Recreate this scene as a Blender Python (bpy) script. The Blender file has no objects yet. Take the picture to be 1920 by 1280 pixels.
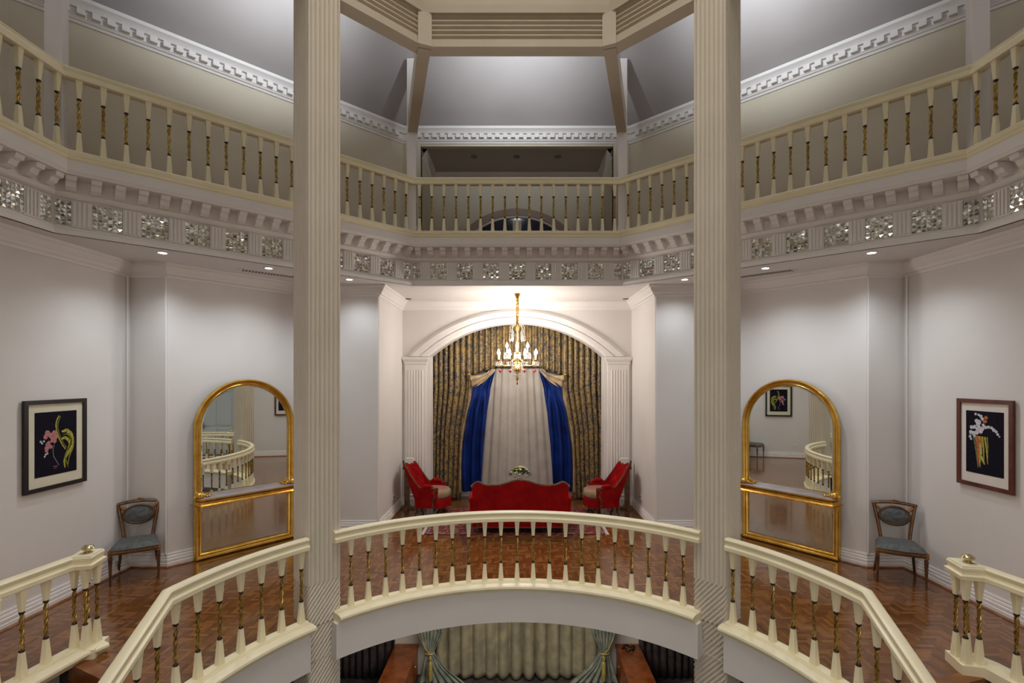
import bpy, math, random
from math import sin, cos, pi, radians, sqrt, atan2
from mathutils import Vector, Matrix
from mathutils.geometry import tessellate_polygon
random.seed(7)
S = bpy.context.scene
COL = S.collection

# ------------------------------------------------------------------ camera
F = 940.0; CX = 969.5; CY = 707.0; CAMZ = 2.6
cam = bpy.data.cameras.new('camera'); camo = bpy.data.objects.new('camera', cam); COL.objects.link(camo)
camo.location = (0, 0, CAMZ); camo.rotation_euler = (pi/2, 0, 0)
cam.sensor_width = 36; cam.lens = F/1920*36
cam.shift_x = -(CX-960)/1920; cam.shift_y = (CY-640)/1920
cam.clip_start = 0.05; cam.clip_end = 100
S.camera = camo

def P(px, py, Y):            # a point of the place seen at a pixel, at distance Y
    return Vector(((px-CX)/F*Y, Y, CAMZ-(py-CY)/F*Y))

# ------------------------------------------------------------------ world, exposure, lights
w = bpy.data.worlds.new('world'); S.world = w; w.use_nodes = True
w.node_tree.nodes['Background'].inputs[0].default_value = (0.10, 0.13, 0.25, 1)
w.node_tree.nodes['Background'].inputs[1].default_value = 0.3
S.view_settings.view_transform = 'Standard'; S.view_settings.look = 'None'
S.view_settings.gamma = 1; S.view_settings.use_curve_mapping = False
S.view_settings.exposure = 0.0
S.cycles.use_denoising = True
S.cycles.max_bounces = 8; S.cycles.diffuse_bounces = 5; S.cycles.glossy_bounces = 5
S.cycles.transmission_bounces = 4; S.cycles.caustics_reflective = False; S.cycles.caustics_refractive = False
S.cycles.sample_clamp_indirect = 4.0

def light(name, kind, loc, power, color=(1,1,1), parent=None, **kw):
    l = bpy.data.lights.new(name, kind); l.energy = power; l.color = color
    for k, v in kw.items():
        if k != 'rot': setattr(l, k, v)
    o = bpy.data.objects.new(name, l); COL.objects.link(o); o.location = loc
    if 'rot' in kw: o.rotation_euler = kw['rot']
    if parent: o.parent = parent
    return o

WARM = (1.0, 0.87, 0.72); NEUT = (1.0, 0.95, 0.88); COOL = (0.86, 0.93, 1.0)
light('lantern_fill', 'AREA', (0, 3.45, 10.0), 125, (1.0, 0.95, 0.87), shape='DISK', size=4.0, spread=radians(110))  # soft general fill added inside the lantern, no fixture modelled
light('hall_fill', 'AREA', (0, -2.6, 4.0), 200, (1.0, 0.96, 0.92), shape='RECTANGLE', size=5.0, size_y=1.6)  # added fill behind the camera to lift the walls, belongs to no fixture
SPOT_POWER = 64; CHAND_POWER = 33; UP_POWER = 360; GROUND_POWER = 110
light('ground_fill', 'AREA', (0, 7.4, -0.42), GROUND_POWER, (1.0, 0.86, 0.66), shape='RECTANGLE', size=3.0, size_y=1.0)  # added under the slab to brighten the ground floor curtains, no fixture

# ------------------------------------------------------------------ materials
def mat(name, col, rough=0.5, metal=0.0, **kw):
    m = bpy.data.materials.new(name); m.use_nodes = True
    b = m.node_tree.nodes['Principled BSDF']
    b.inputs['Base Color'].default_value = (*col, 1); b.inputs['Roughness'].default_value = rough
    b.inputs['Metallic'].default_value = metal
    for k, v in kw.items():
        b.inputs[k.replace('_', ' ')].default_value = v
    return m
def N(m, typ, **kw):
    n = m.node_tree.nodes.new(typ)
    for k, v in kw.items(): setattr(n, k, v)
    return n
def L(m, a, b): m.node_tree.links.new(a, b)
def bsdf(m): return m.node_tree.nodes['Principled BSDF']
def coords(m, which='Object', scale=(1,1,1), rot=(0,0,0)):
    tc = N(m, 'ShaderNodeTexCoord'); mp = N(m, 'ShaderNodeMapping')
    mp.inputs['Scale'].default_value = scale; mp.inputs['Rotation'].default_value = rot
    L(m, tc.outputs[which], mp.inputs['Vector']); return mp.outputs['Vector']
def noisy(m, c1, c2, scale=3.0, vec=None, detail=3, bump=0.0, bscale=40, pos=(0.35, 0.65)):
    vec = vec or coords(m)
    n = N(m, 'ShaderNodeTexNoise'); n.inputs['Scale'].default_value = scale; n.inputs['Detail'].default_value = detail
    L(m, vec, n.inputs['Vector'])
    r = N(m, 'ShaderNodeValToRGB'); r.color_ramp.elements[0].color = (*c1, 1); r.color_ramp.elements[1].color = (*c2, 1)
    r.color_ramp.elements[0].position = pos[0]; r.color_ramp.elements[1].position = pos[1]
    L(m, n.outputs['Fac'], r.inputs['Fac']); L(m, r.outputs['Color'], bsdf(m).inputs['Base Color'])
    if bump:
        n2 = N(m, 'ShaderNodeTexNoise'); n2.inputs['Scale'].default_value = bscale
        L(m, vec, n2.inputs['Vector'])
        bp = N(m, 'ShaderNodeBump'); bp.inputs['Strength'].default_value = bump; bp.inputs['Distance'].default_value = 0.01
        L(m, n2.outputs['Fac'], bp.inputs['Height']); L(m, bp.outputs['Normal'], bsdf(m).inputs['Normal'])
    return m

M = {}
M['wall'] = noisy(mat('wall_paint', (.74,.70,.66), .75), (.725,.695,.67), (.76,.73,.71), 1.2, bump=.05)
M['wall_up'] = noisy(mat('gallery_wall_paint', (.70,.66,.53), .75), (.66,.61,.48), (.71,.66,.53), 1.0)
M['plaster'] = noisy(mat('white_plaster', (.75,.71,.68), .6), (.80,.77,.75), (.83,.80,.78), 2.0)
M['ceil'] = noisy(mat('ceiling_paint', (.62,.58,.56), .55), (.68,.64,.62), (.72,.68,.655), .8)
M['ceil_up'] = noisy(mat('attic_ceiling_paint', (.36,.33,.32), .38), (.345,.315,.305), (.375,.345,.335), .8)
M['cream'] = noisy(mat('cream_gloss_paint', (.84,.77,.54), .32), (.87,.80,.56), (.91,.84,.61), 4.0)
M['column'] = noisy(mat('ivory_column_paint', (.70,.64,.54), .5), (.68,.62,.52), (.72,.66,.56), 2.0)
M['gold'] = noisy(mat('gilt', (.75,.48,.12), .24, 1.0), (.70,.40,.07), (.82,.54,.14), 9.0, bump=.15, bscale=60)
M['knob'] = mat('polished_brass', (.62,.52,.30), .18, 1.0)
M['brass'] = noisy(mat('aged_brass', (.50,.34,.10), .34, 1.0), (.26,.16,.04), (.66,.46,.14), 30.0)
M['collar'] = noisy(mat('dark_bronze', (.05,.04,.03), .4, .8), (.035,.028,.02), (.07,.055,.04), 20.0)
M['mirror'] = mat('mirror_glass', (.80,.83,.80), .012, 1.0)
M['tile'] = noisy(mat('silvered_facets', (.78,.78,.74), .10, 1.0), (.66,.66,.62), (.88,.88,.85), 30.0)
M['wood'] = noisy(mat('dark_walnut', (.09,.035,.015), .32), (.05,.018,.008), (.14,.06,.024), 8.0, coords(bpy.data.materials.new('x')) if False else None)
M['wood_mid'] = noisy(mat('brown_wood', (.20,.11,.05), .4), (.15,.08,.035), (.26,.15,.07), 10.0)
M['inlay'] = noisy(mat('gilt_inlay_wood', (.26,.12,.03), .35), (.17,.07,.018), (.36,.18,.05), 18.0)
M['red'] = noisy(mat('red_velvet', (.32,.004,.006), .8, Specular_IOR_Level=.1), (.24,.003,.005), (.36,.006,.007), 6.0, bump=.1, bscale=200)
M['pinkish'] = noisy(mat('rose_brocade', (.52,.26,.20), .7), (.26,.11,.08), (.36,.18,.13), 30.0)
M['beige'] = noisy(mat('beige_brocade', (.55,.42,.26), .7), (.30,.22,.12), (.42,.31,.19), 30.0)
M['chairfab'] = noisy(mat('blue_grey_brocade', (.16,.18,.20), .6, Specular_IOR_Level=.3), (.065,.078,.092), (.14,.14,.12), 28.0, detail=4)
M['blue'] = noisy(mat('navy_satin', (.004,.02,.14), .5, Specular_IOR_Level=.2), (.003,.012,.085), (.005,.026,.18), 3.0)
M['tan'] = noisy(mat('bronze_satin', (.38,.29,.17), .4), (.28,.20,.11), (.48,.37,.22), 7.0)
M['sheer'] = noisy(mat('white_voile', (.42,.38,.34), .85), (.39,.35,.31), (.45,.41,.37), 4.0)
M['ornate'] = mat('white_enamel', (.80,.78,.74), .4)
M['matcard'] = noisy(mat('cream_mount', (.72,.68,.52), .8), (.70,.66,.50), (.74,.70,.54), 6.0)
M['matcard2'] = noisy(mat('ivory_mount', (.74,.68,.62), .8), (.72,.66,.60), (.76,.70,.64), 6.0)
M['blackframe'] = mat('black_lacquer', (.012,.009,.010), .3)
M['redframe'] = noisy(mat('mahogany_frame', (.10,.025,.015), .3), (.08,.018,.012), (.13,.035,.02), 9.0)
M['canvas'] = noisy(mat('dark_silk', (.01,.008,.016), .8, Specular_IOR_Level=.1), (.005,.005,.008), (.014,.011,.024), 60.0)
M['pink'] = noisy(mat('pink_petal_paint', (.62,.22,.24), .6), (.38,.11,.13), (.55,.24,.24), 60.0)
M['petalw'] = noisy(mat('white_petal_paint', (.62,.60,.66), .6), (.40,.38,.46), (.75,.73,.78), 60.0)
M['yel'] = noisy(mat('yellow_leaf_paint', (.42,.38,.02), .6), (.25,.25,.02), (.58,.50,.04), 50.0)
M['grn'] = noisy(mat('olive_leaf_paint', (.12,.14,.02), .6), (.07,.09,.015), (.22,.24,.04), 50.0)
M['orange'] = noisy(mat('orange_paint', (.45,.12,.02), .6), (.3,.06,.02), (.55,.2,.03), 50.0)
M['grey'] = mat('grey_stem_paint', (.22,.22,.28), .6)
M['leaf'] = noisy(mat('bouquet_leaf', (.06,.12,.02), .5), (.03,.07,.015), (.10,.16,.03), 40.0)
M['bloomw'] = mat('white_bloom', (.45,.44,.42), .6)
M['bloomy'] = mat('yellow_bloom', (.34,.32,.06), .6)
M['taupe'] = mat('taupe_architrave', (.36,.27,.22), .5)
M['ring'] = noisy(mat('taupe_beam_paint', (.55,.48,.38), .55), (.53,.46,.36), (.57,.50,.40), 2.0)
M['wood_step'] = noisy(mat('stained_stair_wood', (.22,.08,.025), .25), (.16,.05,.015), (.28,.11,.035), 4.0, detail=5)
M['pane'] = mat('night_pane', (.006,.010,.05), .08)
M['vent'] = mat('vent_shadow_grey', (.16,.13,.12), .7)
M['drape_dark'] = noisy(mat('dark_brown_drape', (.05,.04,.045), .6), (.035,.028,.035), (.07,.055,.055), 12.0)
M['drape_silver'] = noisy(mat('silver_sage_satin', (.30,.29,.24), .4), (.24,.225,.18), (.36,.34,.24), 5.0)
M['drape_green'] = noisy(mat('grey_green_satin', (.20,.24,.22), .35), (.14,.17,.16), (.30,.34,.31), 6.0)
M['cord'] = noisy(mat('gold_cord', (.50,.40,.12), .4, .3), (.40,.30,.08), (.6,.5,.18), 40.0)
M['orangewood'] = noisy(mat('polished_cherry_wood', (.26,.075,.02), .25), (.20,.05,.012), (.32,.10,.03), 5.0, detail=6)
M['carpet'] = noisy(mat('dark_patterned_carpet', (.05,.05,.05), .9), (.03,.03,.035), (.09,.08,.07), 5.0)
M['doorpaint'] = mat('pale_blue_grey_door', (.50,.56,.60), .4)
M['ruby'] = mat('ruby_crystal', (.50,.01,.015), .1, 0.0, Transmission_Weight=.3)
M['crystal'] = mat('clear_crystal', (.93,.92,.90), .05, 0.0, Transmission_Weight=.75, IOR=1.5)
def emit(name, col, s):
    m = mat(name, col, .5); bsdf(m).inputs['Emission Color'].default_value = (*col, 1)
    bsdf(m).inputs['Emission Strength'].default_value = s; return m
M['bulb'] = emit('lit_bulb', (1.0,.90,.74), 28)
M['lens'] = emit('lit_downlight_lens', (1.0,.97,.93), 40)
M['offlens'] = mat('unlit_lens', (.12,.11,.10), .3)

# damask : gold scrolls over blue grey
def damask():
    m = mat('gold_damask', (.2,.16,.08), .5)
    v = coords(m, 'Object', (1,1,1))
    n = N(m, 'ShaderNodeTexNoise'); n.inputs['Scale'].default_value = 7.5; n.inputs['Detail'].default_value = 1.5
    n.inputs['Distortion'].default_value = 2.2; L(m, v, n.inputs['Vector'])
    r = N(m, 'ShaderNodeValToRGB'); e = r.color_ramp.elements
    e[0].position = .42; e[0].color = (.060,.060,.070, 1); e[1].position = .48; e[1].color = (.34,.225,.075, 1)
    x = r.color_ramp.elements.new(.58); x.color = (.24,.155,.05,1)
    y = r.color_ramp.elements.new(.63); y.color = (.06,.055,.055,1)
    L(m, n.outputs['Fac'], r.inputs['Fac']); L(m, r.outputs['Color'], bsdf(m).inputs['Base Color'])
    return m
M['damask'] = damask()

# parquet : square baskets of five slats, alternately turned
def parquet():
    m = mat('parquet', (.2,.09,.03), .16)
    b = bsdf(m); b.inputs['Coat Weight'].default_value = .4; b.inputs['Coat Roughness'].default_value = .08
    v = coords(m, 'Object', (1,1,1), (0,0,0))
    sx = N(m, 'ShaderNodeSeparateXYZ'); L(m, v, sx.inputs[0])
    def ma(op, a, b_=None):
        n = N(m, 'ShaderNodeMath', operation=op)
        for i, q in enumerate((a, b_)):
            if q is None: continue
            if isinstance(q, (int, float)): n.inputs[i].default_value = q
            else: L(m, q, n.inputs[i])
        return n.outputs[0]
    # herringbone : u along one slat direction, strips of width W, slats of length 4W
    W_, LN = .040, 4
    X = ma('DIVIDE', sx.outputs['X'], W_); Y = ma('DIVIDE', sx.outputs['Y'], W_)
    fx = ma('FLOOR', X); fy = ma('FLOOR', Y)
    d = ma('FLOORED_MODULO', ma('SUBTRACT', fx, fy), 2*LN)
    hor = ma('LESS_THAN', d, LN - .5)                       # 1: slat runs in x
    # slat id: horizontal -> (fx-d, fy); vertical -> (fx, fy-(2LN-1-d))
    hx = ma('SUBTRACT', fx, d); vy = ma('SUBTRACT', fy, ma('SUBTRACT', 2*LN-1, d))
    def mixf(f, a, b_): return ma('ADD', ma('MULTIPLY', f, a), ma('MULTIPLY', ma('SUBTRACT', 1.0, f), b_))
    ix = mixf(hor, hx, fx); iy = mixf(hor, fy, vy)
    cb = N(m, 'ShaderNodeCombineXYZ'); L(m, ix, cb.inputs[0]); L(m, iy, cb.inputs[1]); L(m, hor, cb.inputs[2])
    wn = N(m, 'ShaderNodeTexWhiteNoise', noise_dimensions='3D'); L(m, cb.outputs[0], wn.inputs['Vector'])
    # joints
    ux = ma('SUBTRACT', X, fx); uy = ma('SUBTRACT', Y, fy)
    def edge(q): return ma('MINIMUM', q, ma('SUBTRACT', 1.0, q))
    side = mixf(hor, edge(uy), edge(ux))
    lenh = ma('ADD', d, ux); lenv = ma('ADD', ma('SUBTRACT', 2*LN-1, d), uy)
    ln = mixf(hor, lenh, lenv); end = ma('MINIMUM', ln, ma('SUBTRACT', float(LN), ln))
    joint = ma('LESS_THAN', ma('MINIMUM', side, end), .035)
    r = N(m, 'ShaderNodeValToRGB'); e = r.color_ramp.elements
    e[0].position = 0; e[0].color = (.165,.056,.014,1); e[1].position = 1; e[1].color = (.345,.145,.043,1)
    x = e.new(.5); x.color = (.24,.088,.023,1)
    L(m, wn.outputs['Value'], r.inputs['Fac'])
    g = N(m, 'ShaderNodeTexNoise'); g.inputs['Scale'].default_value = 9; g.inputs['Detail'].default_value = 5; L(m, v, g.inputs['Vector'])
    mx = N(m, 'ShaderNodeMix', data_type='RGBA', blend_type='MULTIPLY'); mx.inputs['Factor'].default_value = .5
    L(m, r.outputs['Color'], mx.inputs[6]); L(m, g.outputs['Fac'], mx.inputs[7])
    mj = N(m, 'ShaderNodeMix', data_type='RGBA'); L(m, ma('MULTIPLY', joint, .75), mj.inputs['Factor'])
    L(m, mx.outputs[2], mj.inputs[6]); mj.inputs[7].default_value = (.05,.017,.006,1)
    L(m, mj.outputs[2], b.inputs['Base Color'])
    bp = N(m, 'ShaderNodeBump'); bp.inputs['Strength'].default_value = .12; bp.inputs['Distance'].default_value = .004
    n2 = N(m, 'ShaderNodeTexNoise'); n2.inputs['Scale'].default_value = 14; L(m, v, n2.inputs['Vector'])
    hsum = ma('ADD', ma('MULTIPLY', wn.outputs['Value'], .25), n2.outputs['Fac'])
    L(m, hsum, bp.inputs['Height']); L(m, bp.outputs['Normal'], b.inputs['Normal'])
    return m
M['parquet'] = parquet()

def rugmat():
    m = mat('persian_rug', (.3,.03,.04), .95)
    tc = N(m, 'ShaderNodeTexCoord'); sx = N(m, 'ShaderNodeSeparateXYZ'); L(m, tc.outputs['Object'], sx.inputs[0])
    def ma(op, a, b_=None):
        n = N(m, 'ShaderNodeMath', operation=op)
        for i, q in enumerate((a, b_)):
            if q is None: continue
            if isinstance(q, (int, float)): n.inputs[i].default_value = q
            else: L(m, q, n.inputs[i])
        return n.outputs[0]
    ax = ma('SUBTRACT', 1.5, ma('ABSOLUTE', sx.outputs['X'])); ay = ma('SUBTRACT', .82, ma('ABSOLUTE', sx.outputs['Y']))
    dist = ma('MINIMUM', ax, ay)                     # distance in from the border
    vo = N(m, 'ShaderNodeTexVoronoi', distance='CHEBYCHEV'); vo.inputs['Scale'].default_value = 26; vo.inputs['Randomness'].default_value = .55
    L(m, tc.outputs['Object'], vo.inputs['Vector'])
    r = N(m, 'ShaderNodeValToRGB'); r.color_ramp.interpolation = 'CONSTANT'; e = r.color_ramp.elements
    e[0].position = 0; e[0].color = (.15,.012,.012,1); e[1].position = .36; e[1].color = (.27,.18,.14,1)
    for p, c in ((.46,(.12,.008,.010,1)), (.64,(.018,.014,.025,1)), (.76,(.15,.010,.012,1)), (.92,(.30,.21,.17,1))):
        e.new(p).color = c
    sp = N(m, 'ShaderNodeSeparateColor'); L(m, vo.outputs['Color'], sp.inputs[0]); L(m, sp.outputs[0], r.inputs['Fac'])
    st = N(m, 'ShaderNodeValToRGB'); st.color_ramp.interpolation = 'CONSTANT'; e = st.color_ramp.elements
    e[0].position = 0; e[0].color = (.10,.008,.010,1); e[1].position = .06; e[1].color = (.32,.24,.19,1)
    for p, c in ((.10,(.02,.014,.025,1)), (.14,(.14,.012,.013,1)), (.60,(.28,.20,.16,1)), (.66,(.02,.014,.025,1)), (.72,(.13,.010,.012,1))):
        e.new(p).color = c
    L(m, ma('MULTIPLY', dist, 2.0), st.inputs['Fac'])
    mx = N(m, 'ShaderNodeMix', data_type='RGBA'); mx.inputs['Factor'].default_value = .6
    L(m, st.outputs['Color'], mx.inputs[6]); L(m, r.outputs['Color'], mx.inputs[7]); L(m, mx.outputs[2], bsdf(m).inputs['Base Color'])
    return m
M['rug'] = rugmat()
M['fringe'] = mat('rug_fringe', (.6,.55,.5), .9)

# ------------------------------------------------------------------ mesh helpers
class MB:
    def __init__(s): s.v = []; s.f = []; s.m = []; s.T = None
    def add(s, vs, fs, mi=0):
        o = len(s.v)
        s.v += [tuple(s.T @ Vector(q)) if s.T else tuple(q) for q in vs]
        s.f += [tuple(i+o for i in f) for f in fs]; s.m += [mi]*len(fs); return s
    def box(s, a, b, mi=0, rz=0, c=None):
        x0,y0,z0 = a; x1,y1,z1 = b
        vs = [(x0,y0,z0),(x1,y0,z0),(x1,y1,z0),(x0,y1,z0),(x0,y0,z1),(x1,y0,z1),(x1,y1,z1),(x0,y1,z1)]
        if rz:
            c = c or ((x0+x1)/2, (y0+y1)/2)
            vs = [(c[0]+(x-c[0])*cos(rz)-(y-c[1])*sin(rz), c[1]+(x-c[0])*sin(rz)+(y-c[1])*cos(rz), z) for x,y,z in vs]
        return s.add(vs, [(3,2,1,0),(4,5,6,7),(0,1,5,4),(1,2,6,5),(2,3,7,6),(3,0,4,7)], mi)
    def frust(s, z0, h0, z1, h1, c=(0,0), mi=0, ch=.18):     # square frustum with chamfered corners
        vs = []
        for z, h in ((z0,h0),(z1,h1)):
            k = h*(1-ch)
            vs += [(c[0]+x, c[1]+y, z) for x,y in ((h,-k),(h,k),(k,h),(-k,h),(-h,k),(-h,-k),(-k,-h),(k,-h))]
        n = 8
        return s.add(vs, [(i,(i+1)%n,n+(i+1)%n,n+i) for i in range(n)]+[tuple(range(n-1,-1,-1)), tuple(range(n,2*n))], mi)
    def lathe(s, prof, c=(0,0,0), n=16, mi=0, caps=True):
        vs = []; fs = []
        for r, z in prof:
            vs += [(c[0]+r*cos(2*pi*i/n), c[1]+r*sin(2*pi*i/n), c[2]+z) for i in range(n)]
        for k in range(len(prof)-1):
            fs += [(k*n+i, k*n+(i+1)%n, (k+1)*n+(i+1)%n, (k+1)*n+i) for i in range(n)]
        if caps: fs += [tuple(range(n-1,-1,-1)), tuple(range((len(prof)-1)*n, len(prof)*n))]
        return s.add(vs, fs, mi)
    def tube(s, path, r, n=8, mi=0, closed=False, flat=1.0):
        pts = [Vector(p) for p in path]; k = len(pts); vs = []; fs = []
        up = None
        for i, p in enumerate(pts):
            if closed: t = pts[(i+1)%k]-pts[i-1]
            else: t = pts[min(i+1,k-1)]-pts[max(i-1,0)]
            t.normalize()
            if up is None:
                up = Vector((0,0,1)) if abs(t.z) < .9 else Vector((1,0,0))
            a = t.cross(up); a.normalize(); b = a.cross(t); b.normalize(); up = b
            rr = r[i] if isinstance(r, (list,tuple)) else r
            vs += [p + a*cos(2*pi*j/n)*rr + b*sin(2*pi*j/n)*rr*flat for j in range(n)]
        for i in range(k if closed else k-1):
            fs += [(i*n+j, i*n+(j+1)%n, ((i+1)%k)*n+(j+1)%n, ((i+1)%k)*n+j) for j in range(n)]
        if not closed: fs += [tuple(range(n-1,-1,-1)), tuple(range((k-1)*n, k*n))]
        return s.add(vs, fs, mi)
    def ball(s, c, r, n=10, mi=0, sz=1.0):
        pr = [(max(r*sin(pi*k/(n//2+1)), 1e-4), -r*cos(pi*k/(n//2+1))*sz) for k in range(n//2+2)]
        return s.lathe(pr, c, n, mi)
    def grid(s, fn, nu, nv, mi=0, closeu=False):
        vs = [fn(i/nu, j/nv) for j in range(nv+1) for i in range(nu+1)]
        return s.add(vs, [(j*(nu+1)+i, j*(nu+1)+i+1, (j+1)*(nu+1)+i+1, (j+1)*(nu+1)+i) for j in range(nv) for i in range(nu)], mi)
    def poly(s, outer, holes, z, down=False, mi=0):
        loops = [[Vector((x,y,0)) for x,y in q] for q in [outer]+holes]
        tri = tessellate_polygon(loops); flat = [(p.x,p.y,z) for q in loops for p in q]
        fs = []
        for t in tri:
            a,b,c = (Vector(flat[i]) for i in t); nz = (b-a).cross(c-a).z
            if (nz > 0) == down: t = (t[2],t[1],t[0])
            fs.append(tuple(t))
        return s.add(flat, fs, mi)
    def prism(s, pts, dirv, mi=0):                      # planar loop extruded
        d = Vector(dirv); a = [Vector(p) for p in pts]; n = len(a)
        nrm = Vector((0,0,0))
        for i in range(n): nrm += a[i].cross(a[(i+1)%n])
        f0 = tuple(range(n)); f1 = tuple(range(2*n-1, n-1, -1)); q = [(i,n+i,n+(i+1)%n,(i+1)%n) for i in range(n)]
        if nrm.dot(d) > 0: f0 = f0[::-1]; f1 = f1[::-1]; q = [k[::-1] for k in q]
        return s.add(a+[p+d for p in a], [f0,f1]+q, mi)
    def sweep(s, prof, path, closed=False, mi=0, loop=False, caps=True):
        """prof: (offset to the right of travel, z); path: (x,y[,z]); loop closes the profile"""
        pts = [Vector((p[0],p[1],p[2] if len(p) > 2 else 0)) for p in path]; k = len(pts); vs = []
        def rn(a, b):
            d = (b-a); d.z = 0; d.normalize(); return Vector((d.y,-d.x,0))
        for i, p in enumerate(pts):
            if closed: n1 = rn(pts[i-1],p); n2 = rn(p,pts[(i+1)%k])
            elif i == 0: n1 = n2 = rn(p,pts[1])
            elif i == k-1: n1 = n2 = rn(pts[-2],p)
            else: n1 = rn(pts[i-1],p); n2 = rn(p,pts[i+1])
            m = (n1+n2); m = m/ (m.length_squared/2) if m.length > 1e-6 else n1
            vs += [p + m*o + Vector((0,0,z)) for o, z in prof]
        q = len(prof); fs = []; nq = q if loop else q-1
        for i in range(k if closed else k-1):
            j = (i+1)%k
            fs += [(i*q+a, i*q+(a+1)%q, j*q+(a+1)%q, j*q+a) for a in range(nq)]
        if not closed and loop and caps:
            fs += [tuple(range(q)), tuple(range((k-1)*q, k*q))[::-1]]
        return s.add(vs, fs, mi)
    def build(s, name, mats, parent=None, smooth=False, angle=None):
        me = bpy.data.meshes.new(name); me.from_pydata(s.v, [], s.f)
        if not isinstance(mats, (list,tuple)): mats = [mats]
        for m in mats: me.materials.append(M[m] if isinstance(m, str) else m)
        for p, i in zip(me.polygons, s.m): p.material_index = i
        me.update()
        if smooth or angle:
            me.polygons.foreach_set('use_smooth', [True]*len(me.polygons))
            me.set_sharp_from_angle(angle=radians(angle or 40))
        o = bpy.data.objects.new(name, me); COL.objects.link(o)
        if parent: o.parent = parent
        return o

def tag(o, label=None, cat=None, group=None, kind=None):
    if label: o['label'] = label
    if cat: o['category'] = cat
    if group: o['group'] = group
    if kind: o['kind'] = kind
    return o
def empty(name, loc=(0,0,0), rz=0, label=None, cat=None, group=None):
    o = bpy.data.objects.new(name, None); COL.objects.link(o); o.empty_display_size = .1
    o.location = loc; o.rotation_euler = (0,0,rz); return tag(o, label, cat, group)
def kids(o): return [c for c in bpy.data.objects if c.parent == o]
def copy_tree(o, parent=None):
    ch = [c for c in COL.objects if c.parent == o]
    c = o.copy(); COL.objects.link(c); c.parent = parent
    for q in ch: copy_tree(q, c)
    return c
def struct(name, mb, mats, label=None, **kw):
    o = mb.build(name, mats, **kw); o['kind'] = 'structure'
    if label: o['label'] = label
    return o
def offset_poly(path, d, closed=True):
    pts = [Vector((x,y,0)) for x,y in path]; k = len(pts); out = []
    def rn(a,b):
        e = (b-a).normalized(); return Vector((e.y,-e.x,0))
    for i,p in enumerate(pts):
        if closed or 0 < i < k-1: n1 = rn(pts[i-1],p); n2 = rn(p,pts[(i+1)%k])
        elif i == 0: n1 = n2 = rn(p,pts[1])
        else: n1 = n2 = rn(pts[-2],p)
        m = n1+n2; m = m/(m.length_squared/2); q = p+m*d; out.append((q.x,q.y))
    return out
def along(a, b, t): return (a[0]+(b[0]-a[0])*t, a[1]+(b[1]-a[1])*t)

CZ = 3.45                                   # centre of the round hole and of the lantern
RH = 2.76
def circ(th, r=RH): return (r*sin(th), CZ+r*cos(th))

# ================================================================== SETTING
# ---- mezzanine walls
WL = [(-5.3,-4.2),(-5.3,6.87),(-4.79,6.87),(-3.57,8.47),(-2.33,8.47),(-2.33,10.2)]
WR = [(-x,y) for x,y in WL][::-1]
MC = 4.15                                   # mezzanine ceiling
names = ['wall_left','wall_left_return','wall_left_diagonal','wall_left_front','wall_left_alcove']
for side, pth, sg in (('left', WL, 1), ('right', WR, -1)):
    segs = list(zip(pth[:-1], pth[1:]))
    if sg < 0: segs = segs[::-1]
    for nm, (a, b) in zip(names, segs):
        if 'alcove' in nm:
            a, b = ((a[0],max(a[1],8.589)),(b[0],max(b[1],8.589)))
        n = Vector((b[1]-a[1], -(b[0]-a[0]), 0)).normalized()
        ob = -n*.12
        lo = -.35
        mb = MB(); mb.prism([(a[0],a[1],lo),(b[0],b[1],lo),(b[0],b[1],MC),(a[0],a[1],MC)], ob)
        struct(nm.replace('left', side), mb, 'wall')
# back wall of the alcove with its arched opening
AY = 10.2; AW = 1.76; AZ = 3.02; AR = .68
mb = MB()
def archz(x, a=AW, r=AR):
    R = (a*a+r*r)/(2*r); return AZ+r-R+sqrt(max(0, R*R-x*x))
for sg in (-1, 1): mb.box((min(sg*2.33,sg*AW), AY, 0), (max(sg*2.33,sg*AW), AY+.30, MC))
nx = 48
xs = [-AW*cos(pi*i/nx) for i in range(nx+1)]
for x0, x1 in zip(xs[:-1], xs[1:]):
    z0, z1 = archz(x0), archz(x1)
    mb.prism([(x0,AY,z0),(x1,AY,z1),(x1,AY,MC),(x0,AY,MC)], (0,.30,0))
struct('wall_back', mb, 'wall')
mb = MB(); mb.box((-2.4,AY+.75,-.35), (2.4,AY+.85,MC)); mb.box((-2.4,AY+.3,-.35),(-2.3,AY+.8,MC)); mb.box((2.3,AY+.3,-.35),(2.4,AY+.8,MC))
struct('wall_window_recess', mb, 'wall')
mb = MB(); mb.box((-6.0,-4.4,-3.5), (6.0,-4.2,10)); struct('wall_rear', mb, 'wall')

# archivolt round the opening
mb = MB()
prof = [(0,-.02),(0,.06),(.10,.06),(.14,.085),(.40,.085),(.44,.055),(.50,.055),(.55,.075),(.86,.075),(.90,.045),(1.0,.045),(1.0,-.02)]
pts = []
NA = 48
vs = []; fs = []
for i in range(NA+1):
    th = pi - pi*i/NA
    for t, pr in prof:
        a = AW + .46*t; r = AR + .27*t; x_ = a*cos(th)
        vs.append((x_, AY-pr, archz(x_, a, r)))
q = len(prof)
for i in range(NA):
    for k in range(q-1): fs.append((i*q+k, (i+1)*q+k, (i+1)*q+k+1, i*q+k+1))
mb.add(vs, fs); struct('trim_1', mb, 'plaster', 'white stepped moulding over the arched opening of the alcove', angle=35)

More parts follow.
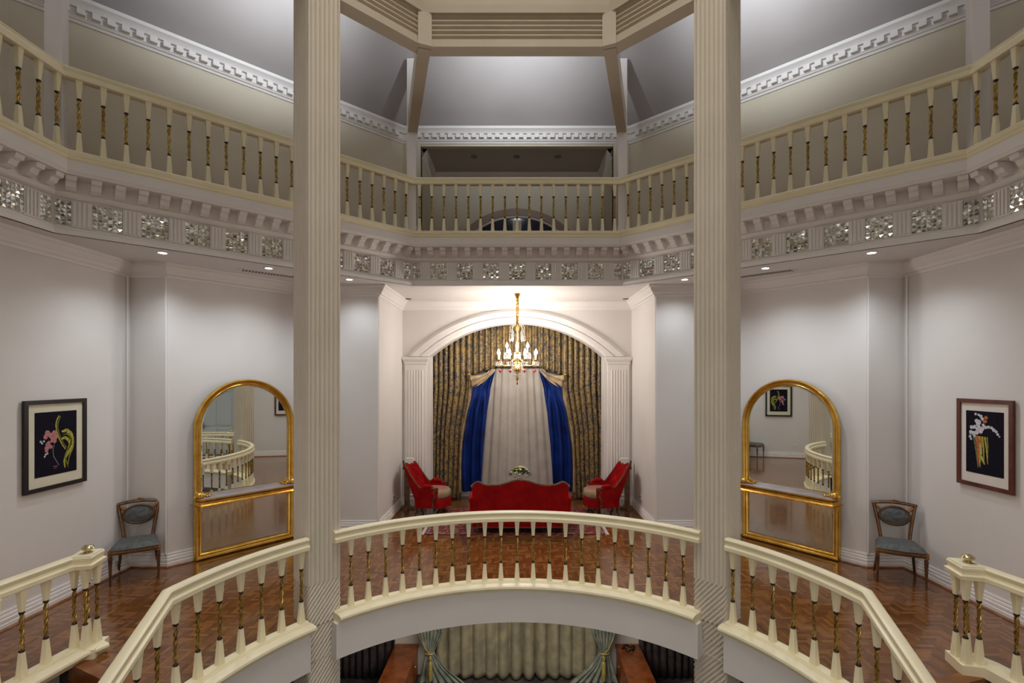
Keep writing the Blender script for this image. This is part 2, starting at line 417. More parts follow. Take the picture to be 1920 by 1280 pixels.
# pilasters beside the opening
def pilaster(name, cx, w, y, z0, z1, label):
    root = empty(name, (cx, y, z0), 0, label, 'pilaster')
    H = z1-z0; mb = MB(); h = w/2
    mb.box((-h,-.05,.30), (h,0,H-.16)); mb.box((-h,-.05,.0),(h,0,.3))
    nf = 6; fw = w*.76/nf
    for i in range(nf):
        x = -w*.38+i*fw
        mb.lathe([(fw*.30,.38),(fw*.30,H-.26)], (x+fw/2,-.05,0), 8)
    mb.build('shaft', 'plaster', root, angle=30)
    mb = MB(); mb.sweep([(0,H-.16),(.015,H-.14),(.02,H-.10),(.05,H-.05),(.055,H),(0,H)], [(-h-.0,0),(-h,-.05),(h,-.05),(h,0)], loop=True)
    mb.box((-h,-.05,H-.16),(h,0,H))
    mb.build('capital', 'plaster', root)
    mb = MB(); mb.sweep([(0,0),(.03,0),(.03,.14),(.015,.16),(.015,.22),(0,.24)], [(-h,0),(-h,-.05),(h,-.05),(h,0)])
    mb.build('plinth', 'plaster', root)
    return root
pilaster('pilaster', -2.055, .43, AY, 0, AZ-.01, 'white fluted pilaster left of the arched alcove opening')
pilaster('pilaster', 2.055, .43, AY, 0, AZ-.01, 'white fluted pilaster right of the arched alcove opening')

# ---- floors
arc = [circ(radians(t)) for t in [80.7-161.4*i/60 for i in range(61)]]     # right to left
STL_N = (-4.07, 4.63); STL_I = (-2.735, 3.95); STR_N = (4.07, 4.40)
arcL = arc[::-1]                                                            # left to right
outer = [(-5.3,-4.2),(-5.3,6.9),(-4.79,6.9),(-3.57,8.5),(-2.33,8.5),(-2.33,10.95),(2.33,10.95),(2.33,8.5),(3.57,8.5),(4.79,6.9),(5.3,6.9),(5.3,-4.2),
         (4.33,-4.2),(4.33,4.1),STR_N]+arc+[STL_N,(-4.33,4.3),(-4.33,-4.2)]
mb = MB(); mb.poly(outer, [], 0.0); mb.poly(outer, [], -.35, True, mi=1)
struct('floor', mb, ['parquet', 'ceil'], 'glossy herringbone parquet floor of the mezzanine')
mb = MB(); mb.box((-6.2,-4.2,-3.6),(6.2,10.4,-3.5)); struct('floor_ground', mb, 'carpet')
mb = MB(); mb.box((-6.2,10.3,-3.5),(6.2,10.4,-.35)); struct('wall_ground_back', mb, 'wall')
mb = MB(); mb.box((-6.2,-4.2,-3.5),(-6.1,10.3,-.3)); struct('wall_ground_left', mb, 'wall')
mb = MB(); mb.box((6.1,-4.2,-3.5),(6.2,10.3,-.3)); struct('wall_ground_right', mb, 'wall')

# ---- upper gallery
H8 = [(-4.96,1.52),(-4.96,5.38),(-1.775,8.47),(1.775,8.47),(4.96,5.38),(4.96,1.52),(1.775,-1.57),(-1.775,-1.57)]
UF = 5.02; GW = .87; UW = offset_poly(H8, -GW)
rect = [(-6.3,-4.4),(-6.3,10.96),(6.3,10.96),(6.3,-4.4)]
HB = offset_poly(H8, .0)
mb = MB(); mb.poly(rect, [HB[::-1]], MC, True); struct('ceiling', mb, 'ceil', 'white ceiling over the mezzanine around the octagonal opening')
mb = MB(); mb.poly(rect, [offset_poly(H8, .05)[::-1]], UF-.02); struct('floor_gallery', mb, 'parquet')
# gallery walls with a niche in the middle
UC = 7.2
NX = 1.79; NZ = 6.90
for i in range(8):
    a, b = UW[i], UW[(i+1)%8]
    n = Vector((b[1]-a[1], -(b[0]-a[0]), 0)).normalized()*-.1
    mb = MB()
    if i == 2:
        for p, q, z0 in ((a[0],-NX,UF),(NX,b[0],UF),(-NX,NX,NZ)):
            mb.prism([(p,a[1],z0),(q,a[1],z0),(q,a[1],UC),(p,a[1],UC)], n)
    else: mb.prism([(a[0],a[1],UF),(b[0],b[1],UF),(b[0],b[1],UC),(a[0],a[1],UC)], n)
    struct('wall_gallery', mb, 'wall_up')
mb = MB(); y0 = UW[2][1]; y1 = 10.6
mb.add([(-NX,y0,UF),(-NX,y1,UF),(-NX,y1,NZ),(-NX,y0,NZ),(NX,y0,UF),(NX,y1,UF),(NX,y1,NZ),(NX,y0,NZ)], [(0,1,2,3),(5,4,7,6)])
struct('wall_niche', mb, 'wall_up')
mb = MB(); mb.box((-NX,y1,UF),(NX,y1+.1,NZ)); struct('wall_niche_back', mb, 'wall_up')
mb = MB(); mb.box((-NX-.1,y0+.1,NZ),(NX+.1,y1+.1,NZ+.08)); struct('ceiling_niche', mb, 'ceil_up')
mb = MB(); mb.sweep([(0,NZ-.16),(.02,NZ-.14),(.03,NZ-.09),(.08,NZ-.04),(.10,NZ),(0,NZ)], [(-NX,y0+.1),(-NX,y1),(NX,y1),(NX,y0+.1)])
struct('trim_2', mb, 'plaster', angle=35)
# pilaster strips framing the niche
for sg in (-1, 1):
    mb = MB(); x0, x1 = sorted((sg*NX, sg*2.07)); mb.box((x0,y0-.04,UF),(x1,y0,UC-.25))
    for k in range(3): mb.lathe([(.022,0),(.022,UC-UF-.35)], (x0+.07+k*.07, y0-.04, UF), 8)
    struct('trim_3', mb, 'wall_up', angle=30)
# sloping attic ceiling
SL = .9
inner = offset_poly(UW, 2.75); mb = MB()
dd = 2.75
vs = [(x,y,UC) for x,y in UW]+[(x,y,UC+SL*dd) for x,y in inner]
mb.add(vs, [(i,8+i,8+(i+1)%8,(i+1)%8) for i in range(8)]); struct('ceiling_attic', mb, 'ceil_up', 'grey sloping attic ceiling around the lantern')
# dentil cornice of the gallery
mb = MB(); b0 = UC-.26
mb.sweep([(0,b0),(.02,b0),(.025,b0+.03),(.045,b0+.04),(.045,b0+.06),(.055,b0+.06),(.055,b0+.15),(.10,b0+.155),(.11,b0+.18),(.16,b0+.22),(.17,b0+.26),(0,b0+.27)], UW, closed=True)
for i in (0,1,2,3,4):
    a, b = Vector((*UW[i],0)), Vector((*UW[(i+1)%8],0)); Ls = (b-a).length; d = (b-a)/Ls; n = Vector((d.y,-d.x,0)); rz = atan2(d.y,d.x)
    k = int((Ls-.3)/.145)
    for j in range(k+1):
        c = a + d*(Ls/2+(j-k/2)*.145) + n*.085
        mb.box((c.x-.04,c.y-.032,b0+.075),(c.x+.04,c.y+.032,b0+.145), rz=rz)
struct('trim_4', mb, 'plaster', 'white dentil cornice under the attic ceiling', angle=30)

# ---- entablature round the octagonal opening
mb = MB()
mb.sweep([(-.03,MC),(0,MC),(0,MC+.055),(-.02,MC+.065),(-.02,MC+.085),(-.045,MC+.095),(-.045,MC+.40),(-.02,MC+.41),(0,MC+.43),(.01,MC+.46),(.0,MC+.465),
          (.015,MC+.60),(.20,MC+.605),(.205,MC+.625),(.215,MC+.64),(.215,UF-.12),(.10,UF-.11),(.10,UF)], H8, closed=True)
struct('trim_5', mb, 'plaster', 'white entablature band below the gallery balustrade', angle=30)
mb = MB()      # modillion brackets
mf = MB()      # fluted panels between the mosaic tiles
SP = .4475
tiles = []
for i in (0,1,2,3,4):
    a, b = Vector((*H8[i],0)), Vector((*H8[(i+1)%8],0)); Ls = (b-a).length; d = (b-a)/Ls; n = Vector((d.y,-d.x,0)); rz = atan2(d.y,d.x)
    k = round((Ls-.2)/.215); st = (Ls-.25)/k
    for j in range(k+1):
        c = a + d*(.125+j*st)
        pr = [(0,.47),(.05,.475),(.095,.50),(.12,.545),(.165,.555),(.18,.60),(0,.60)]
        mb.prism([c - d*.045 + n*o + Vector((0,0,MC+z)) for o, z in pr], d*.09)
    nt = round(Ls/SP); st = Ls/nt
    for j in range(nt):
        c = a + d*(st*(j+.5)) - n*.045
        mf.prism([c-d*.088+Vector((0,0,MC+.10)), c+d*.088+Vector((0,0,MC+.10)), c+d*.088+Vector((0,0,MC+.395)), c-d*.088+Vector((0,0,MC+.395))], n*.012)
        for t in (-.06,-.02,.02,.06):
            e = c + d*t + n*.012
            mf.prism([e-d*.012+Vector((0,0,MC+.12)), e+d*.012+Vector((0,0,MC+.12)), e+d*.012+Vector((0,0,MC+.38)), e-d*.012+Vector((0,0,MC+.38))], n*.014)
        if j > 0: tiles.append((i, a+d*(st*j), rz))
    tiles.append((i, b.copy(), None))
struct('trim_6', mb, 'plaster', 'white scroll brackets under the gallery edge'); struct('trim_7', mf, 'plaster', 'white fluted panels between the mosaic tiles')
# mirror mosaic tiles
def facets(w, h, nx, ny, x0=0.0, flip=False, seed=1):
    rnd = random.Random(seed); m = MB()
    m.box((x0,-.0005,-h/2),(x0+w,.004,h/2))
    for i in range(nx):
        for j in range(ny):
            cx = x0+w*(i+.5)/nx; cz = -h/2+h*(j+.5)/ny; hx = w/nx/2*.97; hz = h/ny/2*.97
            ap = (cx+rnd.uniform(-.6,.6)*hx, -.004-rnd.uniform(.25,1)*.012, cz+rnd.uniform(-.6,.6)*hz)
            c = [(cx-hx,-.001,cz-hz),(cx+hx,-.001,cz-hz),(cx+hx,-.001,cz+hz),(cx-hx,-.001,cz+hz)]
            m.add(c+[ap], [(0,1,4),(1,2,4),(2,3,4),(3,0,4)])
            if rnd.random() < .4: m.lathe([(hx*.7,0),(hx*.4,.006)], (0,0,0), 4) if False else None
    return m
protos = []
for sd in range(4):
    protos.append(facets(.27,.27,6,6,-.135,seed=sd+3).build('mirror_mosaic_tile', 'tile').data)
for o in [o for o in COL.objects if o.name.startswith('mirror_mosaic_tile')]: bpy.data.objects.remove(o)
where = {0:'left side', 1:'left diagonal side', 2:'middle side', 3:'right diagonal side', 4:'right side'}
for t, (i, c, rz) in enumerate(tiles):
    if rz is not None:
        o = bpy.data.objects.new('mirror_mosaic_tile', random.choice(protos)); COL.objects.link(o)
        n = Vector((sin(rz), -cos(rz), 0)); o.location = c - n*.040 + Vector((0,0,MC+.2475)); o.rotation_euler = (0,0,rz)
        tag(o, 'square of faceted mirror mosaic set in the %s of the frieze' % where[i], 'mosaic tile', 'mirror mosaic tiles along the %s of the frieze' % where[i])
    elif i < 4:
        a, b, e = Vector((*H8[i],0)), Vector((*H8[i+1],0)), Vector((*H8[(i+2)%8],0))
        m = MB()
        for p, q, x0 in ((a,b,-.135),(b,e,0)):
            d = (q-p).normalized(); r = atan2(d.y,d.x); nn = Vector((d.y,-d.x,0))
            m.T = Matrix.Translation(-nn*.040 + Vector((0,0,0))) @ Matrix.Rotation(r,4,'Z')
            g = facets(.135,.27,3,6,x0,seed=i+20 if x0 else i+30); m.add(g.v, g.f)
        o = m.build('mirror_mosaic_tile', 'tile'); o.location = b+Vector((0,0,MC+.2475))
        tag(o, 'mirror mosaic folded round the frieze corner between %s and %s' % (where[i], where[i+1]), 'mosaic tile')

# ---- mezzanine cornice and skirting
path = WL+WR
mb = MB(); b0 = MC-.19
mb.sweep([(0,b0),(.015,b0),(.02,b0+.03),(.05,b0+.045),(.055,b0+.075),(.085,b0+.10),(.11,b0+.145),(.135,b0+.155),(.135,b0+.19)], path)
struct('trim_8', mb, 'plaster', 'white cornice at the top of the mezzanine walls', angle=30)
skp = [(0,.185),(.012,.185),(.016,.165),(.008,.155),(.02,.145),(.024,.125),(.018,.115),(.03,.105),(.03,.075),(.024,.07),(.035,.06),(.035,.0)]
mb = MB(); mb.sweep([p for p in skp], WL[:1]+WL[1:]); struct('baseboard_left', mb, 'plaster', angle=30)
mb = MB(); mb.sweep(skp, WR); struct('baseboard_right', mb, 'plaster', angle=30)
for nm_, p_ in (('baseboard_left_bead', WL), ('baseboard_right_bead', WR)):
    mb = MB(); mb.sweep([(.035,.022),(.045,.018),(.052,.008),(.053,.0),(.03,.0)], p_); struct(nm_, mb, 'wood_step', 'thin dark wooden bead along the foot of the white skirting', angle=40)
# thin vertical beads on wall corners
for sg in (-1,1):
    mb = MB()
    for (x,y) in ((5.285,6.80),(4.80,6.85),(3.60,8.40),(2.345,8.455)): mb.lathe([(.014,.18),(.014,MC-.18)], (sg*x,y,0), 8)
    struct('trim_9', mb, 'plaster', angle=40)

# ---- rim of the round hole and stairwells: plain white band
for th0, th1 in ((-80.7,-52.3),(-46.2,46.2),(52.3,80.7)):
    mb = MB(); n_ = 30
    pth = [circ(radians(th0+(th1-th0)*k/n_), 2.63) for k in range(n_+1)]
    mb.sweep([(-.10,0),(0,0),(0,-.37),(-.14,-.37)], pth, closed=False, loop=True)
    struct('trim_10', mb, 'plaster', 'plain white rim under the balustrade', angle=30)

# ---- ring beam and lantern
RP = 2.77/cos(pi/8)
RING = [(RP*sin(radians(22.5+45*k)), CZ+RP*cos(radians(22.5+45*k))) for k in range(8)]   # clockwise from above
RZ0, RZ1 = 6.70, 7.10
pr = [(-.19,7.16),(-.19,RZ0),(0,RZ0),(0,RZ0+.085)]
nb = 5; st = (RZ1-RZ0-.10)/nb
for k in range(nb):
    z = RZ0+.085+k*st
    for t in (0,.25,.5,.75,1.0):
        pr.append((.0-.028*sin(pi*t), z+.008+t*(st-.016)))
pr += [(0,RZ1),(.03,RZ1),(.035,RZ1+.10),(-.05,RZ1+.10),(-.05,RZ1+.13),(-.02,RZ1+.14),(-.02,9.6)]
mb = MB(); mb.sweep(pr, RING, closed=True)
for k in range(8):
    x, y = RING[k]; th = radians(22.5+45*k)
    mb.box((x-.085,y-.05,RZ0-.005),(x+.085,y+.02,RZ1), rz=-th)
struct('trim_11', mb, 'ring', 'fluted octagonal ring beam below the lantern', angle=30)
mb = MB(); mb.sweep([(-.19,7.16),(-.12,7.3),(-.12,9.7)], RING, closed=True); struct('wall_lantern', mb, 'plaster')
mb = MB(); mb.poly([(x*1.3,CZ+(y-CZ)*1.3) for x,y in RING], [], 10.1, True); struct('ceiling_lantern', mb, 'plaster')
# radial tie beams from posts to ring
PO = offset_poly(H8, .03)
def beam(i, k):
    a = Vector((*PO[i],0)); b = Vector((*RING[k],0)); d = (b-a).normalized(); n = Vector((d.y,-d.x,0))*.078
    mb = MB(); mb.prism([a-n+Vector((0,0,RZ0-.014)), a+n+Vector((0,0,RZ0-.014)), a+n+Vector((0,0,RZ0+.3)), a-n+Vector((0,0,RZ0+.3))], b-a-d*.03)
    return mb.build('tie_beam', 'ring')
for i, k, lb in ((2,7,'narrow tie beam from the left post of the middle balustrade to the ring beam'),(3,0,'narrow tie beam from the right post of the middle balustrade to the ring beam'),
                 (1,6,'tie beam above the far left gallery post'),(4,1,'tie beam above the far right gallery post')):
    tag(beam(i,k), lb, 'beam')

# ================================================================== COLUMNS
def fluted_column(th, name, label, z0=-3.5, z1=7.1, twist_top=.43):
    a = .372; cr = .035; nf = 6
    per = []            # (x,y,nx,ny,u) around a rounded square; flutes as displacement
    flat = a-2*cr
    for sd in range(4):
        r = sd*pi/2
        for k in range(nf*6):
            t = -flat/2+flat*k/(nf*6); x, y, nx_, ny_ = t, -a/2, 0, -1
            per.append((x*cos(r)-y*sin(r), x*sin(r)+y*cos(r), nx_*cos(r)-ny_*sin(r), nx_*sin(r)+ny_*cos(r), sd*(nf+1)+k/6))
        for k in range(6):
            ph = -pi/2+pi/2*k/6; x = flat/2+cr*cos(ph); y = -flat/2+cr*sin(ph); nx_, ny_ = cos(ph), sin(ph)
            per.append((x*cos(r)-y*sin(r), x*sin(r)+y*cos(r), nx_*cos(r)-ny_*sin(r), nx_*sin(r)+ny_*cos(r), sd*(nf+1)+nf+k/6))
    n = len(per); per_unit = flat/nf
    def ring(z, tw, dp):
        return [(x-nx_*dp*(1-abs(sin(pi*(u+tw)))**.5), y-ny_*dp*(1-abs(sin(pi*(u+tw)))**.5), z) for x,y,nx_,ny_,u in per]
    root = empty(name, (*circ(th, RH+.185), z0), -th, label, 'column')
    def mesh(zs, f):
        mb = MB(); vs = []
        for z in zs: vs += f(z)
        mb.add(vs, [(k*n+i, k*n+(i+1)%n, (k+1)*n+(i+1)%n, (k+1)*n+i) for k in range(len(zs)-1) for i in range(n)])
        return mb
    zt = twist_top-z0
    m1 = mesh([zt, z1-z0], lambda z: ring(z, 0, .020)); m1.build('fluted_shaft', 'column', root, smooth=True, angle=50)
    nz = int(zt/.014); zs = [zt*k/nz for k in range(nz+1)]
    m2 = mesh(zs, lambda z: ring(z, (zt-z)/per_unit*.85, .034)); m2.build('twisted_shaft', 'column', root, smooth=True, angle=60)
    # collar where straight flutes meet the twist
    return root
fluted_column(radians(-47.5), 'fluted_column', 'tall ivory fluted column standing left of the curved balustrade')
fluted_column(radians(47.5), 'fluted_column', 'tall ivory fluted column standing right of the curved balustrade')
fluted_column(radians(-132.5), 'fluted_column', 'ivory fluted column reflected in the right mirror')
fluted_column(radians(132.5), 'fluted_column', 'ivory fluted column reflected in the left mirror')

# ================================================================== BALUSTRADES
def baluster_meshes(H, top=.25, low=.29):
    zl = H*low; zu = H*(1-top)
    b = MB(); vs = []; lv = [(0,.032),(zl,.0175),(zl+.001,.004),(zu-.001,.004),(zu,.0175),(H,.031)]
    for z, h in lv:
        k = h*.82; vs += [(x,y,z) for x,y in ((h,-k),(h,k),(k,h),(-k,h),(-h,k),(-h,-k),(-k,-h),(k,-h))]
    b.add(vs, [(q*8+i,q*8+(i+1)%8,q*8+8+(i+1)%8,q*8+8+i) for q in range(5) for i in range(8)]+[tuple(range(7,-1,-1)),tuple(range(40,48))])
    s = MB()
    for z, up in ((zl,1),(zu,-1)):
        pr = [(.013,0),(.021,.004),(.022,.012),(.014,.022),(.010,.032)]
        if up < 0: pr = [(r,-q) for r,q in pr][::-1]
        s.lathe(pr, (0,0,z), 10, mi=1)
    k = 24
    for ph in (0, 2*pi/3, 4*pi/3):
        s.tube([( .0115*cos(ph+2*pi*1.6*i/k)*(1.15-.5*abs(cos(3*pi*i/k))), .0115*sin(ph+2*pi*1.6*i/k)*(1.15-.5*abs(cos(3*pi*i/k))), zl+.02+(zu-zl-.04)*i/k) for i in range(k+1)], .0076, 6)
    return b, s
def make_proto(H, **kw):
    b, s = baluster_meshes(H, **kw)
    bo = b.build('baluster', 'cream'); so = s.build('twisted_spindle', ['brass','collar'], bo, smooth=True, angle=50)
    me = (bo.data, so.data); bpy.data.objects.remove(so); bpy.data.objects.remove(bo); return me
BM = make_proto(.74); BU = make_proto(.80)
def baluster(protos, x, y, z, rz, parent, zscale=1):
    o = bpy.data.objects.new('baluster', protos[0]); COL.objects.link(o); o.parent = parent
    o.location = (x, y, z); o.rotation_euler = (0,0,rz)
    s = bpy.data.objects.new('twisted_spindle', protos[1]); COL.objects.link(s); s.parent = o
    s.rotation_euler = (0,0,random.uniform(0,6.28))
    return o
RAIL = [(-.05,-.125),(.05,-.125),(.055,-.118),(.055,-.085),(.036,-.075),(.030,-.055),(.042,-.040),(.044,-.018),(.030,-.004),(0,0),
        (-.030,-.004),(-.044,-.018),(-.042,-.040),(-.030,-.055),(-.036,-.075),(-.055,-.085),(-.055,-.118)]
def balustrade(root, path, zb, zt, protos, curb, pts):
    """path: plan line in world; parts sit in the root's frame (root unrotated)"""
    L0 = root.location
    lp = [(p[0]-L0.x, p[1]-L0.y, (p[2] if len(p) > 2 else 0)) for p in path]
    m = MB(); m.sweep([(o, z+zt-L0.z) for o, z in RAIL], lp, loop=True); m.build('handrail', 'cream', root, smooth=True, angle=35)
    if curb:
        m = MB(); m.sweep([(o, z-L0.z) for o, z in curb], lp, loop=True); m.build('base_rail', 'cream', root, smooth=True, angle=30)
    for x, y, z, rz in pts: baluster(protos, x-L0.x, y-L0.y, z-L0.z, rz, root)
# mezzanine: curb profile
CURB = [(-.06,0.0),(-.06,.09),(.032,.09),(.036,.078),(.050,.078),(.054,.09),(.070,.09),(.073,.080),(.082,.080),(.085,.09),(.155,.085),(.175,.075),(.18,.055),(.165,.045),(.16,.03),(.135,.015),(.13,-.005),(.10,-.005)]
def circ_bal(label, th0, th1, ths, rmid=RH):
    m0 = circ(radians((th0+th1)/2), rmid)
    root = empty('balustrade', (m0[0], m0[1], 0), 0, label, 'balustrade')
    n_ = max(6, int(abs(th1-th0)/2))
    pth = [circ(radians(th0+(th1-th0)*k/n_), rmid) for k in range(n_+1)]
    balustrade(root, pth, .09, .95, BM, CURB, [(*circ(radians(t), rmid+.01), .088, -radians(t)) for t in ths])
    return root
circ_bal('long curved cream balustrade between the two columns, in front of the sofa', -45.6, 45.6, [4.14*k for k in range(-10,11)])

def stair_side(sg, label, th_end=80.7):
    """arc from the column to the stair head, then down the flight"""
    ths = [52.8+4.33*k for k in range(7)]
    root = empty('balustrade', (sg*2.6, 4.4, 0), 0, label, 'balustrade')
    n_ = 14
    pl = [circ(sg*radians(51.5+(th_end-51.5)*k/n_)) for k in range(n_+1)]
    x_e, y_e = pl[-1]
    down = []
    NS = 16
    for k in range(1, NS+1):
        t = k*.32; down.append((x_e+sg*.012*t, y_e-t, -.61*t))
    full = [(x,y,0) for x,y in pl]+down
    if sg < 0: full = full[::-1]                        # keep the hole on the right of travel
    flip = full
    pts = [(*circ(sg*radians(t), RH+.01), .088, -sg*radians(t)) for t in ths]
    for k in range(1, 17):
        t = k*.20-.10; pts.append((x_e+sg*.012*t, y_e-t, .088-.61*t-.02, 0))
    balustrade(root, flip, .09, .95, BM, CURB, pts)
    return root
stair_side(-1, 'cream balustrade curving from the left column and bending down the left stairs')
stair_side(1, 'cream balustrade curving from the right column and bending down the right stairs')

def outer_side(sg, nx, ny, label):
    """straight balustrade along the far side of the stairwell, ending in a newel of four balusters under a brass knob"""
    root = empty('balustrade', (sg*nx, ny, 0), 0, label, 'balustrade')
    x0, y0 = sg*(nx+.07), ny-.1
    pth = [(sg*(nx-.02), ny+.10), (x0, y0), (sg*4.19, ny-.8), (sg*4.23, -1.5)]
    if sg > 0: pth = pth[::-1]
    pth = pth[::-1] if False else pth
    pts = []
    for dx, dy in ((-.075,-.06),(.035,-.07),(-.055,.06),(.04,.055)):
        pts.append((sg*nx+dx, ny+dy, .088, 0))
    for k in range(1, 24):
        y = ny-.10-k*.215; x = sg*(4.14 if y > 3 else 4.20); pts.append((x, y, .088, 0))
    # stairwell lies on the inner side: right of travel when walking away from the camera on the left
    pth2 = pth[::-1] if sg < 0 else pth
    L0 = root.location
    balustrade(root, pth2 if sg < 0 else pth2, .09, .95, BM, CURB if True else None, pts)
    m = MB(); m.T = Matrix.Rotation(sg*-.25,4,'Z')
    m.sweep([(.0,.825),(.015,.83),(.02,.865),(0,.875),(-.006,.895),(.006,.91),(.008,.93),(-.006,.95)], [(-.10,-.11),(-.10,.11),(.075,.11),(.075,-.11)][::-1], closed=True)
    m.box((-.10,-.11,.826),(.075,.11,.949))
    m.build('newel_cap', 'cream', root, angle=30)
    m = MB(); m.lathe([(.035,0),(.038,.006),(.022,.012),(.024,.02),(.045,.03),(.052,.045),(.045,.06),(.026,.07),(.001,.073)], (0,0,.95), 20); m.build('brass_knob', 'knob', root, smooth=True)
    m = MB(); m.T = Matrix.Rotation(sg*-.25,4,'Z'); m.box((-.11,-.13,0),(.11,.13,.088)); m.build('newel_base', 'cream', root)
    return root
outer_side(-1, 4.04, 4.72, 'cream balustrade at the far left ending in a clustered newel with brass knob')
outer_side(1, 4.02, 4.47, 'cream balustrade at the far right ending in a clustered newel with brass knob')

# staircases down
def stairs(sg, N0, label):
    root = empty('staircase', (sg*3.4, 4.0, 0), 0, label, 'stairs')
    L0 = root.location; I0 = Vector((sg*2.80, 3.97, 0)); O0 = Vector((sg*4.12, N0, 0))
    for k in range(18):
        i0 = I0+Vector((0,-.285*k,0)); o0 = O0+Vector((sg*.01*k,-.285*k,0)); i1 = i0+Vector((0,-.33,0)); o1 = o0+Vector((0,-.33,0))
        z = -.175*(k+1) if k else -.175
        m = MB(); m.prism([q-L0+Vector((0,0,z-.03-L0.z)) for q in (i0,o0,o1,i1)], (0,0,.03))
        m.prism([i0-L0+Vector((0,0,z)), o0-L0+Vector((0,0,z)), o0-L0+Vector((0,0,z+.145)), i0-L0+Vector((0,0,z+.145))], (0,.02,0))
        m.build('step', 'wood_step', root)
    for side, A, B in (('stringer', Vector((sg*2.74,3.97,0)), -.61), ('stringer', Vector((sg*4.2,N0,0)), 0)):
        m = MB()
        if B: m.prism([A-L0, A-L0+Vector((0,-5.1,-3.1)), A-L0+Vector((0,-5.1,-3.5)), A-L0+Vector((0,0,-.4))], (sg*.03,0,0))
        else: m.prism([A-L0, A-L0+Vector((0,-6,0)), A-L0+Vector((0,-6,-3.4)), A-L0+Vector((0,0,-3.4))], (sg*.03,0,0))
        m.build(side, 'plaster', root)
    # wooden nosing at floor level
    m = MB(); m.prism([I0-L0+Vector((0,-.03,-.03)), O0-L0+Vector((0,-.03,-.03)), O0-L0+Vector((0,.10,-.03)), I0-L0+Vector((0,.10,-.03))], (0,0,.034)); m.build('nosing', 'wood_step', root)
    return root
stairs(-1, 4.60, 'brown wooden staircase going down at the left'); stairs(1, 4.38, 'brown wooden staircase going down at the right')

# gallery balustrades
UC_CURB = [(-.02,.0),(.06,.0),(.06,-.005),(.105,-.01),(.12,-.03),(.115,-.06),(.10,-.075),(.105,-.10),(.085,-.12),(.075,-.135),(-.02,-.135)]
labs = {1:('left diagonal cream gallery balustrade overhead, behind the left column'), 2:('straight middle cream gallery balustrade above the alcove'), 3:('right diagonal cream gallery balustrade overhead, behind the right column'),
        0:('cream gallery balustrade at the far left edge overhead'), 4:('cream gallery balustrade at the far right edge overhead')}
HR = offset_poly(H8, .115)
for i in (0,1,2,3,4):
    a, b = Vector((*HR[i],0)), Vector((*HR[i+1],0)); Ls = (b-a).length; d = (b-a)/Ls; mid = (a+b)/2
    root = empty('balustrade', (mid.x, mid.y, UF), 0, labs[i], 'balustrade')
    # mitred ends: sweep over neighbours' bisectors
    pa = Vector((*HR[i-1],0)); nb_ = Vector((*HR[(i+2)%8],0))
    def mitre(prof, z):
        m = MB(); n = Vector((d.y,-d.x,0)); vs = []
        def mit(p0,p1,p2):
            d1 = (p1-p0).normalized(); d2 = (p2-p1).normalized(); q = Vector((d1.y,-d1.x,0))+Vector((d2.y,-d2.x,0)); return q/(q.length_squared/2)
        ma_, mb_ = mit(pa,a,b), mit(a,b,nb_)
        for p, mm in ((a,ma_),(b,mb_)): vs += [p-mid+mm*o+Vector((0,0,zz+z)) for o, zz in prof]
        q = len(prof); m.add(vs, [(k,(k+1)%q,q+(k+1)%q,q+k) for k in range(q)]+[tuple(range(q)), tuple(range(2*q-1,q-1,-1))]); return m
    mitre(RAIL, .905).build('handrail', 'cream', root, angle=35)
    mitre(UC_CURB, 0.0).build('base_rail', 'cream', root, angle=30)
    k = round((Ls-.2)/.203); st = .203
    if i == 2: k = 16
    for j in range(k+1):
        c = mid + d*((j-k/2)*st); baluster(BU, c.x-mid.x, c.y-mid.y, -.01, atan2(d.y,d.x), root)

# gallery posts
def post(i, rz, label):
    x, y = PO[i]; s = .075
    root = empty('gallery_post', (x, y, UF-.02), rz, label, 'post')
    top = UC + SL*min(.80, GW-.06) - UF + .02
    m = MB(); m.box((-s,-s,0),(s,s,top)); m.build('shaft', 'plaster', root)
    m = MB(); m.box((-s-.015,-s-.015,0),(s+.015,s+.015,.12)); m.build('plinth', 'plaster', root)
post(2, 0, 'slim white square post at the left end of the middle gallery balustrade'); post(3, 0, 'slim white square post at the right end of the middle gallery balustrade')
post(1, radians(22), 'white square post at the far left of the gallery'); post(4, radians(-22), 'white square post at the far right of the gallery')

# ================================================================== WINDOW in the niche
root = empty('window_1', (0, y1, UF)); root['kind'] = 'structure'; root['label'] = 'round-headed window with dark blue panes in the gallery niche'
wc = 1.99+CAMZ-UF   # arch centre height relative to floor
def segarc(R, n=40, x=1.48): return [(R*sin(-1.35+2.7*k/n), wc+R*cos(-1.35+2.7*k/n)) for k in range(n+1)]
def archband(R0, R1, y0_, y1_, mat_, nm, par):
    m = MB(); A = segarc(R0); B = segarc(R1)
    for k in range(len(A)-1):
        if min(A[k][1],A[k+1][1],B[k][1],B[k+1][1]) < 0.0: continue
        m.prism([(A[k][0],y0_,A[k][1]),(A[k+1][0],y0_,A[k+1][1]),(B[k+1][0],y0_,B[k+1][1]),(B[k][0],y0_,B[k][1])], (0,y1_-y0_,0))
    return m.build(nm, mat_, par)
archband(1.42,1.56,-.06,0,'taupe','architrave',root)
archband(1.37,1.42,-.04,0,'column','frame',root)
pane = MB(); A = [p for p in segarc(1.38) if p[1] > 0.01]; pane.prism([(x,-.015,z) for x,z in A]+[(A[-1][0],-.015,0.01),(A[0][0],-.015,.01)], (0,.01,0)); pane.build('pane','pane',root)
m = MB(); m.box((-.09,-.045,0),(.09,-.01,wc+1.3))
m.build('mullion','column',root)

